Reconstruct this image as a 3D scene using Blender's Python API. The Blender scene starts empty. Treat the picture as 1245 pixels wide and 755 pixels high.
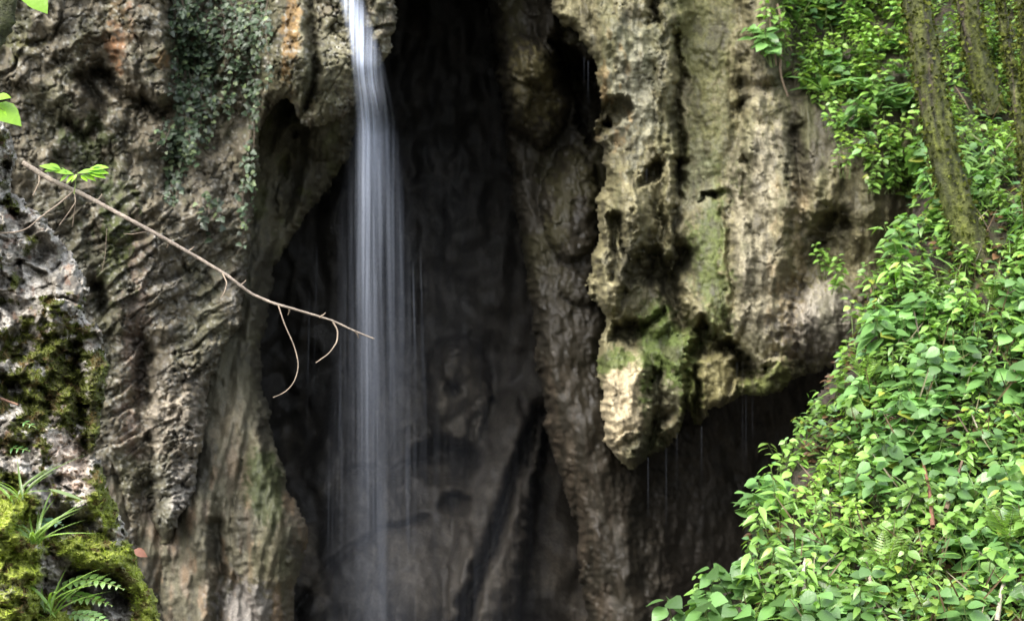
import bpy, math, random
import numpy as np
random.seed(7)
RNG = np.random.default_rng(11)
S = bpy.context.scene
COL = S.collection
f32 = np.float32
CZ = 4.0                      # camera height over the stream bed
KX = 10.0 / 14.0 / 1245.0     # metres per photo pixel and metre of distance


def P(px, py, D):             # a point seen at (px, py) of the photo, D metres in front of the camera
    return np.stack([(px - 622.5) * KX * D, D + 0 * px, CZ - (py - 377.5) * KX * D], -1)


# ------------------------------------------------------------------ noise
def _h(ix, iy, iz, s):
    n = (ix.astype(np.int64) * 374761393 + iy.astype(np.int64) * 668265263 + iz.astype(np.int64) * 2147483647 + s * 1274126177) & 0xffffffff
    n = ((n ^ (n >> 13)) * 1274126177) & 0xffffffff
    n = ((n ^ (n >> 16)) * 2246822519) & 0xffffffff
    return ((n ^ (n >> 15)) & 0xffffff).astype(f32) / f32(0xffffff)


def noise2(x, y, s=0):        # gradient noise, about -1..1
    ix, iy = np.floor(x), np.floor(y)
    fx, fy = (x - ix).astype(f32), (y - iy).astype(f32)
    u, v = fx * fx * fx * (fx * (fx * 6 - 15) + 10), fy * fy * fy * (fy * (fy * 6 - 15) + 10)
    z = np.zeros_like(ix)

    def g(a, b):
        t = _h(ix + a, iy + b, z, s) * f32(2 * math.pi)
        return np.cos(t) * (fx - a) + np.sin(t) * (fy - b)
    a = g(0, 0) * (1 - u) + g(1, 0) * u
    b = g(0, 1) * (1 - u) + g(1, 1) * u
    return (a * (1 - v) + b * v) * 1.5


def fbm(x, y, o=5, s=0, gain=.5, lac=2.03):
    r = 0; a = 1.
    for i in range(o):
        r = r + a * noise2(x, y, s + i * 17); x = x * lac + 3.1; y = y * lac + 1.7; a *= gain
    return r


def ridged(x, y, o=4, s=0, gain=.5):
    r = 0; a = 1.
    for i in range(o):
        r = r + a * (1 - 2 * np.abs(noise2(x, y, s + i * 13))); x = x * 2.07 + 5.2; y = y * 2.07 + 2.3; a *= gain
    return r


def cells(x, y, s=0):         # Worley: F1, F2, random of nearest cell (3), offset
    ix, iy = np.floor(x), np.floor(y)
    f1 = np.full(x.shape, 9., f32); f2 = f1.copy(); r = [np.zeros(x.shape, f32) for _ in range(3)]
    ox = np.zeros(x.shape, f32); oy = ox.copy(); z = np.zeros_like(ix)
    for a in (-1, 0, 1):
        for b in (-1, 0, 1):
            cx, cy = ix + a, iy + b
            dx = x - (cx + _h(cx, cy, z, s)); dy = y - (cy + _h(cx, cy, z + 1, s))
            d = np.sqrt(dx * dx + dy * dy)
            n = d < f1
            f2 = np.where(n, f1, np.minimum(f2, d)); f1 = np.where(n, d, f1)
            for k in range(3):
                r[k] = np.where(n, _h(cx, cy, z + 2 + k, s), r[k])
            ox = np.where(n, dx, ox); oy = np.where(n, dy, oy)
    return f1, f2, r, ox, oy


def blocks(x, y, s=0, tilt=1., soft=.25):   # faceted blocky relief, roughly -.5..1
    f1, f2, r, ox, oy = cells(x, y, s)
    h = r[0] - .5 + tilt * ((r[1] - .5) * ox + (r[2] - .5) * oy) * 1.6
    return h * sst(0, soft, f2 - f1) - .12 * np.exp(-((f2 - f1) / .08) ** 2)


def sst(a, b, x):
    t = np.clip((x - a) / (b - a), 0, 1); return t * t * (3 - 2 * t)


def sdf(poly, x, y):          # signed distance to a polygon in pixels, inside positive
    d = np.full(x.shape, 1e9); ins = np.zeros(x.shape, bool); n = len(poly)
    for i in range(n):
        ax, ay = poly[i]; bx, by = poly[(i + 1) % n]
        ex, ey = bx - ax, by - ay
        t = np.clip(((x - ax) * ex + (y - ay) * ey) / (ex * ex + ey * ey + 1e-9), 0, 1)
        d = np.minimum(d, (x - ax - t * ex) ** 2 + (y - ay - t * ey) ** 2)
        if ay != by:
            c = ((ay > y) != (by > y)) & (x < ex * (y - ay) / (by - ay) + ax)
            ins ^= c
    d = np.sqrt(d)
    return np.where(ins, d, -d)


def dline(pts, x, y):
    d = np.full(x.shape, 1e9)
    for (ax, ay), (bx, by) in zip(pts[:-1], pts[1:]):
        ex, ey = bx - ax, by - ay
        t = np.clip(((x - ax) * ex + (y - ay) * ey) / (ex * ex + ey * ey + 1e-9), 0, 1)
        d = np.minimum(d, (x - ax - t * ex) ** 2 + (y - ay - t * ey) ** 2)
    return np.sqrt(d)


def ell(x, y, cx, cy, rx, ry, a=0.):   # 1 at the centre, 0 on the rim, negative outside
    c, s_ = math.cos(math.radians(a)), math.sin(math.radians(a))
    dx, dy = x - cx, y - cy
    return 1 - np.sqrt(((dx * c + dy * s_) / rx) ** 2 + ((-dx * s_ + dy * c) / ry) ** 2)


def dome(x, y, cx, cy, rx, ry, a=0.):
    return np.sqrt(np.clip(1 - (1 - np.clip(ell(x, y, cx, cy, rx, ry, a), 0, 1)) ** 2, 0, 1))


# ------------------------------------------------------------------ scene helpers
def mesh_np(name, v, quads=None, tris=None, mat=None, parent=None, col=None, smooth=True, loc=None):
    me = bpy.data.meshes.new(name)
    v = np.asarray(v, f32)
    q = np.zeros((0, 4), np.int32) if quads is None else np.asarray(quads, np.int32).reshape(-1, 4)
    t = np.zeros((0, 3), np.int32) if tris is None else np.asarray(tris, np.int32).reshape(-1, 3)
    me.vertices.add(len(v)); me.vertices.foreach_set('co', v.ravel())
    nl = q.size + t.size
    me.loops.add(nl); me.loops.foreach_set('vertex_index', np.concatenate([q.ravel(), t.ravel()]).astype(np.int32))
    me.polygons.add(len(q) + len(t))
    st = np.concatenate([np.arange(len(q)) * 4, q.size + np.arange(len(t)) * 3]).astype(np.int32)
    me.polygons.foreach_set('loop_start', st)
    me.polygons.foreach_set('use_smooth', np.full(len(q) + len(t), smooth))
    if col is not None:
        a = me.attributes.new('Col', 'FLOAT_COLOR', 'POINT')
        c = np.ones((len(v), 4), f32); c[:, :col.shape[1]] = col
        a.data.foreach_set('color', c.ravel())
    me.update(calc_edges=True); me.validate()
    o = bpy.data.objects.new(name, me); COL.objects.link(o)
    if mat: me.materials.append(mat)
    if parent: o.parent = parent
    if loc is not None: o.location = loc
    return o


def tag(o, label, cat, group=None):
    o['label'] = label; o['category'] = cat
    if group: o['group'] = group
    return o


def struct(o):
    o['kind'] = 'structure'; return o


def empty(name, loc, label, cat, group=None, rz=0.):
    o = bpy.data.objects.new(name, None); COL.objects.link(o)
    o.location = [float(c) for c in loc]; o.rotation_euler = (0, 0, rz); o.empty_display_size = .1
    return tag(o, label, cat, group)


# ------------------------------------------------------------------ materials
def new_mat(name):
    m = bpy.data.materials.new(name); m.use_nodes = True
    nt = m.node_tree; nt.nodes.clear()
    out = nt.nodes.new('ShaderNodeOutputMaterial')
    N = lambda t, **k: _node(nt, t, k)
    return m, nt, out, N


def _node(nt, t, k):
    n = nt.nodes.new(t)
    for a, b in k.items():
        if a.startswith('i_'): n.inputs[a[2:].replace('_', ' ')].default_value = b
        else: setattr(n, a, b)
    return n


def rock_mat(name, bump=.02, fine=55., var=.55, rough=(.45, .85), spec=.35, gain=(1., 1., 1.), streak=.22, coarse=3.):
    m, nt, out, N = new_mat(name); L = nt.links.new
    at = N('ShaderNodeAttribute', attribute_name='Col')
    tc = N('ShaderNodeTexCoord')
    n1 = N('ShaderNodeTexNoise', i_Scale=fine, i_Detail=6., i_Roughness=.65)
    n2 = N('ShaderNodeTexNoise', i_Scale=fine / 5, i_Detail=6., i_Roughness=.7)
    for n in (n1, n2): L(tc.outputs['Object'], n.inputs['Vector'])
    mp = N('ShaderNodeMapping'); mp.inputs['Scale'].default_value = (9, 9, 1.6)
    L(tc.outputs['Object'], mp.inputs['Vector'])
    n3 = N('ShaderNodeTexNoise', i_Scale=1.6, i_Detail=5., i_Roughness=.6); L(mp.outputs[0], n3.inputs['Vector'])
    r1 = N('ShaderNodeMapRange', i_From_Min=.3, i_From_Max=.7, i_To_Min=1 - var, i_To_Max=1 + var)
    L(n1.outputs['Fac'], r1.inputs['Value'])
    r2 = N('ShaderNodeMapRange', i_From_Min=.3, i_From_Max=.7, i_To_Min=1 - var * .8, i_To_Max=1 + var * .8)
    L(n2.outputs['Fac'], r2.inputs['Value'])
    mu = N('ShaderNodeMath', operation='MULTIPLY'); L(r1.outputs[0], mu.inputs[0]); L(r2.outputs[0], mu.inputs[1])
    r3 = N('ShaderNodeMapRange', i_From_Min=.35, i_From_Max=.65, i_To_Min=1 - streak, i_To_Max=1 + streak); L(n3.outputs['Fac'], r3.inputs['Value'])
    mu2 = N('ShaderNodeMath', operation='MULTIPLY'); L(mu.outputs[0], mu2.inputs[0]); L(r3.outputs[0], mu2.inputs[1])
    vm = N('ShaderNodeVectorMath', operation='SCALE'); L(at.outputs['Color'], vm.inputs[0]); L(mu2.outputs[0], vm.inputs['Scale'])
    gm = N('ShaderNodeVectorMath', operation='MULTIPLY'); L(vm.outputs[0], gm.inputs[0]); gm.inputs[1].default_value = gain
    b = N('ShaderNodeBsdfPrincipled'); b.inputs['Specular IOR Level'].default_value = spec
    L(gm.outputs[0], b.inputs['Base Color'])
    rr = N('ShaderNodeMapRange', i_From_Min=.35, i_From_Max=.65, i_To_Min=rough[0], i_To_Max=rough[1]); L(n2.outputs['Fac'], rr.inputs['Value'])
    L(rr.outputs[0], b.inputs['Roughness'])
    ad = N('ShaderNodeMath', operation='MULTIPLY_ADD'); L(n2.outputs['Fac'], ad.inputs[0]); ad.inputs[1].default_value = coarse; L(n1.outputs['Fac'], ad.inputs[2])
    bp = N('ShaderNodeBump', i_Strength=1., i_Distance=bump); L(ad.outputs[0], bp.inputs['Height'])
    L(bp.outputs[0], b.inputs['Normal']); L(b.outputs[0], out.inputs['Surface'])
    return m


def leaf_mat(name, trans=.35, rough=.38, spec=.5, tint=(1.15, 1.2, .5)):
    m, nt, out, N = new_mat(name); L = nt.links.new
    at = N('ShaderNodeAttribute', attribute_name='Col')
    g = N('ShaderNodeNewGeometry')
    oi = N('ShaderNodeObjectInfo')
    r = N('ShaderNodeMapRange', i_To_Min=.6, i_To_Max=1.35); L(g.outputs['Random Per Island'], r.inputs['Value'])
    ro = N('ShaderNodeMapRange', i_To_Min=.75, i_To_Max=1.25); L(oi.outputs['Random'], ro.inputs['Value'])
    mm = N('ShaderNodeMath', operation='MULTIPLY'); L(r.outputs[0], mm.inputs[0]); L(ro.outputs[0], mm.inputs[1])
    vm = N('ShaderNodeVectorMath', operation='SCALE'); L(at.outputs['Color'], vm.inputs[0]); L(mm.outputs[0], vm.inputs['Scale'])
    tc = N('ShaderNodeTexCoord')
    no = N('ShaderNodeTexNoise', i_Scale=60., i_Detail=3.); L(tc.outputs['Object'], no.inputs['Vector'])
    b = N('ShaderNodeBsdfPrincipled', i_Roughness=rough); b.inputs['Specular IOR Level'].default_value = spec
    L(vm.outputs[0], b.inputs['Base Color'])
    bp = N('ShaderNodeBump', i_Strength=.5, i_Distance=.006); L(no.outputs['Fac'], bp.inputs['Height']); L(bp.outputs[0], b.inputs['Normal'])
    t = N('ShaderNodeBsdfTranslucent')
    v2 = N('ShaderNodeVectorMath', operation='MULTIPLY'); L(vm.outputs[0], v2.inputs[0]); v2.inputs[1].default_value = tint
    L(v2.outputs[0], t.inputs['Color'])
    mx = N('ShaderNodeMixShader', i_Fac=trans); L(b.outputs[0], mx.inputs[1]); L(t.outputs[0], mx.inputs[2])
    L(mx.outputs[0], out.inputs['Surface'])
    return m


def water_mat():
    m, nt, out, N = new_mat('falling_water'); L = nt.links.new
    at = N('ShaderNodeAttribute', attribute_name='Col')      # red = density of the veil
    tc = N('ShaderNodeTexCoord')
    mp = N('ShaderNodeMapping'); mp.inputs['Scale'].default_value = (22, .4, .22); L(tc.outputs['Object'], mp.inputs['Vector'])
    n = N('ShaderNodeTexNoise', i_Scale=1.5, i_Detail=5., i_Roughness=.62); L(mp.outputs[0], n.inputs['Vector'])
    r = N('ShaderNodeMapRange', i_From_Min=.36, i_From_Max=.68, i_To_Min=.12, i_To_Max=1.9); L(n.outputs['Fac'], r.inputs['Value'])
    se = N('ShaderNodeSeparateColor'); L(at.outputs['Color'], se.inputs[0])
    mu = N('ShaderNodeMath', operation='MULTIPLY', use_clamp=True); L(se.outputs[0], mu.inputs[0]); L(r.outputs[0], mu.inputs[1])
    d = N('ShaderNodeBsdfDiffuse'); d.inputs['Color'].default_value = (.76, .84, 1., 1)
    t = N('ShaderNodeBsdfTranslucent'); t.inputs['Color'].default_value = (.76, .84, 1., 1)
    a = N('ShaderNodeMixShader', i_Fac=.4); L(d.outputs[0], a.inputs[1]); L(t.outputs[0], a.inputs[2])
    tr = N('ShaderNodeBsdfTransparent')
    mx = N('ShaderNodeMixShader'); L(mu.outputs[0], mx.inputs[0]); L(tr.outputs[0], mx.inputs[1]); L(a.outputs[0], mx.inputs[2])
    L(mx.outputs[0], out.inputs['Surface'])
    return m


M_rock = rock_mat('weathered_limestone', bump=.007, var=.38, gain=(.74, .745, .71), streak=.12, coarse=1.3)
M_tufa = rock_mat('streaked_tufa', bump=.006, fine=48., var=.36, gain=(.68, .70, .635), streak=.08, coarse=1.3)
M_cave = rock_mat('wet_cave_rock', bump=.008, fine=30., var=.36, gain=(1.06, 1., .88), rough=(.35, .7), spec=.3)
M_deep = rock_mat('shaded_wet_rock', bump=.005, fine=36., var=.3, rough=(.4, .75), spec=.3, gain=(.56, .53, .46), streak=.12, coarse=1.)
M_fore = rock_mat('mossy_limestone', bump=.008, fine=95., var=.5, rough=(.55, .95))
M_soil = rock_mat('dark_soil', bump=.03, fine=40.)
M_bark = rock_mat('mossy_bark', bump=.012, fine=60., var=.6)
M_leaf = leaf_mat('fresh_leaf', trans=.32, rough=.33, spec=.65)
M_ivy = leaf_mat('ivy_leaf', trans=.12, rough=.4, spec=.4)
M_moss = leaf_mat('moss', trans=.3, rough=.85, spec=.1)
M_wood = rock_mat('bare_twig_bark', bump=.003, fine=160., var=.4)
M_stem = rock_mat('green_stem', bump=.001, fine=100., var=.3)
M_water = water_mat()

# ------------------------------------------------------------------ rock sheets
SHEETS = {}


def mixc(c, new, m):
    m = np.clip(m, 0, 1)[..., None]; return c * (1 - m) + np.asarray(new, f32) * m


def sheet(name, mat, box, step, poly, depth, colour, R=20., Rm=.5, back=1.5, rings=5, warp=(5., 2.), seed=0):
    x0, x1, y0, y1 = box
    gx, gy = np.meshgrid(np.arange(x0, x1 + step, step), np.arange(y0, y1 + step, step))
    wx = gx + warp[0] * fbm(gx / 38, gy / 38, 4, seed + 1) + warp[1] * fbm(gx / 7, gy / 7, 2, seed + 2)
    wy = gy + warp[0] * fbm(gx / 38, gy / 38, 4, seed + 3) + warp[1] * fbm(gx / 7, gy / 7, 2, seed + 4)
    sd = sdf(poly, wx, wy) if poly else np.full(gx.shape, 1e3)
    D = depth(gx, gy, wx, wy)
    if poly:
        e = np.clip(1 - sd / R, 0, 1); D = D + Rm * (1 - np.sqrt(np.clip(1 - e * e, 0, 1)))
    c = colour(gx, gy, wx, wy, D)
    v = P(gx, gy, D)
    keep = sd > -step * .4
    H, W = gx.shape
    idx = -np.ones((H, W), np.int64); idx[keep] = np.arange(keep.sum())
    q = np.stack([idx[:-1, :-1], idx[1:, :-1], idx[1:, 1:], idx[:-1, 1:]], -1)
    q = q[(q >= 0).all(-1)]
    V, C = v[keep], c[keep]
    # close the rim: run the outer edge back into the rock
    e = np.concatenate([q[:, [0, 1]], q[:, [1, 2]], q[:, [2, 3]], q[:, [3, 0]]])
    key = np.sort(e, 1); code = key[:, 0] * len(V) + key[:, 1]
    u, first, cnt = np.unique(code, return_index=True, return_counts=True)
    be = e[first[cnt == 1]]
    bv = np.unique(be); remap = np.zeros(len(V), np.int64); remap[bv] = np.arange(len(bv))
    base = V[bv]; cb = C[bv]; prev = bv; allv = [V]; allc = [C]; allq = [q]; off = len(V)
    cam = np.array([0, 0, CZ])
    for k in range(1, rings + 1):
        t = back * k / rings + .006 * k * RNG.random((len(bv), 1))
        dirn = base - cam; Dn = base[:, 1:2]
        pk = cam + dirn * (1 + t / Dn)
        ids = off + np.arange(len(bv)); off += len(bv)
        allv.append(pk); allc.append(cb * .8)
        a, b = be[:, 0], be[:, 1]
        pa, pb = (a, b) if k == 1 else (prev[remap[a]], prev[remap[b]])
        allq.append(np.stack([pb, pa, ids[remap[a]], ids[remap[b]]], -1)); prev = ids
    o = mesh_np(name, np.concatenate(allv), np.concatenate(allq), mat=mat, col=np.concatenate(allc))
    SHEETS[name] = (x0, y0, step, D, keep)
    return o


def depth_at(name, px, py):
    x0, y0, st, D, k = SHEETS[name]
    j = np.clip(np.round((np.asarray(px) - x0) / st).astype(int), 0, D.shape[1] - 1)
    i = np.clip(np.round((np.asarray(py) - y0) / st).astype(int), 0, D.shape[0] - 1)
    return D[i, j]


# ---- back of the cave
def dA(x, y, wx, wy):
    D = 17.9 - 1.5 * sst(430, 760, y) - 4.6 * sst(380, 900, np.abs(x - 560)) + .3 * fbm(x / 130, y / 170, 4, 100) + .06 * ridged(x / 55, y / 170, 3, 104)
    D = D + .025 * fbm(x / 14, y / 22, 4, 108)
    D = D - .9 * dome(wx, wy, 556, 478, 42, 72) - .5 * dome(wx, wy, 590, 660, 42, 190, 8) - .35 * dome(wx, wy, 520, 690, 60, 170, -8)
    D = D + .45 * sst(0, .8, ell(wx, wy, 551, 474, 17, 12, 20)) + .3 * sst(0, .6, ell(wx, wy, 574, 520, 10, 24, 20)) - .2 * blocks(wx / 26, wy / 30, 131, 1.3) * sst(-.2, .4, ell(wx, wy, 556, 478, 50, 80))
    D = D + .5 * sst(0, .5, ell(wx, wy, 552, 612, 24, 16)) + .7 * sst(0, .5, ell(wx, wy, 540, 560, 50, 34))
    D = D + .8 * np.exp(-(dline([(655, 500), (628, 580), (602, 650), (575, 715), (560, 780)], wx, wy) / 8) ** 2)
    D = D + 1.2 * sst(0, 14, wx - 628 - (700 - wy) * .15) * sst(420, 540, y) * (x < 760)
    D = D + .25 * np.exp(-(dline([(360, 745), (400, 690), (450, 650), (520, 630)], wx, wy) / 5) ** 2) + .2 * np.exp(-(dline([(420, 575), (470, 570), (530, 555)], wx, wy) / 5) ** 2)
    return D


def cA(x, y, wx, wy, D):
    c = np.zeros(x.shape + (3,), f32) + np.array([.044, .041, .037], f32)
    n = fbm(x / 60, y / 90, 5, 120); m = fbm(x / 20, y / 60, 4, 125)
    c = mixc(c, (.007, .007, .0065), np.maximum(sst(540, 200, y), sst(470, 380, x)) * .85)  # cave gloom painted in: near black towards the top and left
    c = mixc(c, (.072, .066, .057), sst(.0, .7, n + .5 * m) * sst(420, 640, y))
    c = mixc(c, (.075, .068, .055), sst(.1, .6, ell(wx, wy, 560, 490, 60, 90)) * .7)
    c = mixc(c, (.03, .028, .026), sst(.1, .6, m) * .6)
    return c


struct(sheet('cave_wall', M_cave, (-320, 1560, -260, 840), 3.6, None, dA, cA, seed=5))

# ---- left inner wall and its flaring foot
POLY_B = [(300, 40), (452, 40), (436, 150), (420, 200), (392, 240), (354, 288), (336, 330), (325, 390), (317, 440), (322, 480), (335, 550), (356, 600),
          (376, 640), (363, 700), (352, 820), (60, 820), (120, 340)]


def dB(x, y, wx, wy):
    D = 14.9 - .9 * sst(350, 640, y) - .5 * sst(420, 300, x) * sst(200, 420, y) + .0
    D = D + .22 * fbm(x / 80, y / 160, 5, 200) + .06 * ridged(x / 36 + y / 200, y / 190, 3, 204) + .02 * fbm(x / 11, y / 24, 4, 206)
    D = D + .3 * np.exp(-(dline([(345, 200), (350, 240), (335, 300), (318, 360)], wx, wy) / 9) ** 2)
    D = D - .25 * dome(wx, wy, 346, 235, 10, 30, 10) - .45 * dome(wx, wy, 392, 135, 40, 60)
    D = D + .3 * np.exp(-(dline([(262, 640), (268, 700), (262, 760)], wx, wy) / 8) ** 2) + .25 * np.exp(-(dline([(322, 520), (330, 560)], wx, wy) / 6) ** 2)
    D = D - .35 * dome(wx, wy, 330, 640, 46, 120) - .2 * dome(wx, wy, 235, 700, 40, 120)
    return D


def cB(x, y, wx, wy, D):
    c = np.zeros(x.shape + (3,), f32) + np.array([.125, .115, .078], f32)
    n = fbm(x / 50, y / 100, 5, 220); m = fbm(x / 14, y / 45, 4, 224); k = fbm(x / 7, y / 9, 3, 226)
    c = mixc(c, (.20, .165, .125), sst(-.1, .5, n + .4 * m) * sst(430, 650, y))
    c = mixc(c, (.22, .15, .09), sst(.2, .6, m) * sst(500, 620, y) * .6)
    c = mixc(c, (.05, .046, .036), sst(.0, .5, -n + .3 * k) * .7)
    c = mixc(c, (.035, .045, .014), sst(-.15, .35, ell(wx, wy, 322, 590, 26, 50) + .5 * n + .3 * k) * .9)
    c = mixc(c, (.075, .075, .035), sst(-.1, .5, ell(wx, wy, 330, 690, 30, 60) + .6 * n) * .6)
    c = mixc(c, (.28, .26, .25), sst(-.0, .4, ell(wx, wy, 300, 740, 46, 40) + .4 * k) * .7)
    c = mixc(c, (.30, .2, .12), sst(0, .4, ell(wx, wy, 337, 760, 10, 60)) * .5)
    c = mixc(c, (.10, .11, .035), sst(.1, .6, fbm(x / 30, y / 40, 4, 229)) * sst(500, 200, y) * .6)
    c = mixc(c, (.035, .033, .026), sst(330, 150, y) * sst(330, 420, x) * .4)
    return c


struct(sheet('inner_rock_wall', M_rock, (60, 470, 30, 820), 1.7, POLY_B, dB, cB, R=26, Rm=.7, seed=20))

# ---- left cliff
POLY_L = [(-260, -230), (492, -230), (484, -60), (482, 25), (474, 62), (452, 98), (428, 128), (412, 148), (394, 153), (376, 156), (360, 142), (348, 118), (336, 124),
          (322, 150), (316, 190), (313, 240), (306, 290), (300, 340), (296, 372), (288, 398), (268, 432), (254, 476), (247, 540), (240, 590), (222, 626), (204, 664), (196, 720), (200, 830), (-260, 830)]


def dL(x, y, wx, wy):
    D = 13.5 + .0006 * x - .5 * sst(300, 420, x) * sst(200, 60, y) + .5 * sst(260, 60, y) * 0
    D = D - .55 * sst(700, 0, y)                      # leans out at the top
    D = D + .20 * fbm(x / 110, y / 110, 4, 300) + .045 * fbm(x / 26, y / 26, 5, 304) * (1 - .6 * sst(170, 300, y))
    a = math.radians(35); u = x * math.cos(a) - y * math.sin(a); v = x * math.sin(a) + y * math.cos(a)
    u, v = x * .57 + y * .82, x * .82 - y * .57       # beds dip to lower left
    low = sst(170, 300, y) * sst(640, 560, y) * 1.
    ww = 6 * fbm(x / 40, y / 40, 3, 309)
    D = D - .11 * low * blocks((u + ww) / 15, (v + ww) / 70, 310, 1.5, .06)
    D = D - .035 * low * blocks((u + ww) / 7, (v + ww) / 26, 311, 1.5, .06)
    up = 1 - sst(200, 320, y)
    D = D - .16 * up * blocks((x + ww * 2) / 55, (y + ww * 2) / 62, 312, 1.0) - .04 * up * blocks((x * .8 + y * .4 + ww) / 15, (y * .8 - x * .4 + ww) / 30, 313, 1.5, .07)
    kn = sst(-.15, .35, ell(wx, wy, 212, 560, 44, 130, -6))
    D = D - .45 * kn - .12 * kn * blocks((x + ww) / 20, (y + ww) / 16, 315, 1.3) - .05 * kn * blocks(x / 8, y / 7, 316, 1.3)
    # big projecting block at the top and its undercut
    D = D - .45 * sst(0, 16, sdf([(132, -80), (205, -80), (212, 40), (214, 120), (190, 132), (162, 112), (140, 84), (128, 40)], wx, wy))
    D = D + .45 * np.exp(-(dline([(112, 88), (132, 96), (150, 118), (170, 128), (200, 138)], wx, wy) / 9) ** 2)
    D = D + .35 * np.exp(-(dline([(82, 150), (104, 172), (118, 160), (120, 120), (96, 92)], wx, wy) / 8) ** 2)
    D = D + .28 * np.exp(-(dline([(215, 0), (218, 80), (216, 150), (205, 230)], wx, wy) / 14) ** 2)
    D = D + .3 * sst(-.2, .4, ell(wx, wy, 272, 70, 52, 130))
    D = D - .35 * dome(wx, wy, 352, 40, 34, 110) - .3 * dome(wx, wy, 400, 60, 50, 100) - .2 * dome(wx, wy, 452, 20, 34, 70)
    D = D + .3 * np.exp(-(dline([(378, -60), (376, 20), (384, 80), (372, 130)], wx, wy) / 6) ** 2) + .3 * np.exp(-(dline([(436, -60), (442, 40), (450, 90)], wx, wy) / 7) ** 2)
    D = D + .5 * np.exp(-(dline([(118, 352), (122, 372)], wx, wy) / 12) ** 2)
    D = D + .35 * np.exp(-(dline([(176, 420), (180, 480), (178, 520), (186, 620), (182, 660)], wx, wy) / 10) ** 2)
    D = D - .12 * dome(wx, wy, 150, 520, 22, 150)
    D = D + .3 * np.exp(-(dline([(140, 590), (150, 640)], wx, wy) / 8) ** 2)
    crk = lambda a, b, s_, w_: np.exp(-(noise2(u / a + .5 * fbm(x / 25, y / 25, 3, s_), v / b, s_ + 3) / w_) ** 2)
    D = D + .09 * crk(50, 110, 360, .035) * sst(-.2, .3, noise2(x / 70, y / 70, 366)) + .05 * crk(22, 60, 370, .05)
    return D + .010 * fbm(x / 5, y / 5, 3, 330)


def cL(x, y, wx, wy, D):
    c = np.zeros(x.shape + (3,), f32) + np.array([.150, .128, .088], f32)
    n = fbm(x / 60, y / 60, 5, 340); m = fbm(x / 16, y / 22, 4, 344); k = fbm(x / 6, y / 6, 4, 346)
    c = mixc(c, (.215, .188, .14), sst(.1, .6, m + .4 * k) * .8)
    c = mixc(c, (.085, .075, .055), sst(.05, .5, n) * .7)
    c = mixc(c, (.24, .225, .21), sst(.15, .55, k + .5 * m) * sst(180, 300, y) * .8)
    c = mixc(c, (.36, .31, .25), sst(-.1, .4, ell(wx, wy, 212, 540, 40, 90) + .6 * k) * .75)
    c = mixc(c, (.30, .285, .27), sst(.0, .5, ell(wx, wy, 225, 600, 34, 60) + .8 * k) * .7)
    c = mixc(c, (.175, .12, .095), sst(-.1, .5, ell(wx, wy, 160, 420, 22, 190) + .5 * m) * .6)
    c = mixc(c, (.07, .085, .02), sst(.0, .4, ell(wx, wy, 140, 285, 26, 70) + .8 * m + .3 * k) * .95)
    c = mixc(c, (.055, .07, .02), sst(.15, .5, ell(wx, wy, 110, 190, 40, 70) + .8 * m) * .8)
    c = mixc(c, (.08, .08, .02), sst(.1, .5, ell(wx, wy, 22, 45, 26, 46) + .6 * m) * .8)
    c = mixc(c, (.075, .075, .03), sst(.1, .6, ell(wx, wy, 330, 70, 120, 120) + .8 * n + .3 * k) * .6)
    c = mixc(c, (.16, .15, .095), sst(.1, .5, ell(wx, wy, 405, 70, 70, 100) + .6 * m) * .8)
    c = mixc(c, (.30, .135, .055), sst(.0, .6, ell(wx, wy, 145, 40, 17, 62, 6) + .5 * m + .3 * k) * .7)
    c = mixc(c, (.33, .16, .06), sst(.1, .5, ell(wx, wy, 196, 72, 13, 18) + .3 * k) * .8)
    c = mixc(c, (.26, .15, .05), sst(.0, .5, ell(wx, wy, 351, 40, 13, 76, 2) + .45 * m + .3 * k) * .75)
    c = mixc(c, (.06, .05, .035), sst(.2, .6, -n + .4 * fbm(x / 9, y / 60, 3, 350)) * .55)
    c = mixc(c, (.075, .078, .04), sst(.0, .6, fbm(x / 55, y / 90, 4, 352) + .3 * k) * .6)
    c = mixc(c, (.34, .33, .30), sst(.35, .7, fbm(x / 5, y / 5, 3, 356) + .35 * fbm(x / 40, y / 40, 3, 357)) * .7)
    c = mixc(c, (.05, .045, .035), sst(.3, .65, fbm(x / 7, y / 10, 3, 358)) * .7)
    return c * (1 + .35 * np.clip(fbm(x / 28, y / 60, 4, 354), -1, 1))[..., None]


struct(sheet('left_cliff_wall', M_rock, (-260, 500, -230, 830), 1.5, POLY_L, dL, cL, R=16, Rm=.4, seed=30))

# ---- recessed wall and leaning rib right of the cave mouth
POLY_D = [(585, -230), (592, 0), (604, 80), (616, 190), (632, 300), (646, 380), (654, 470), (668, 540), (694, 620), (708, 690), (718, 830), (1130, 830), (1130, -230)]


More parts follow.
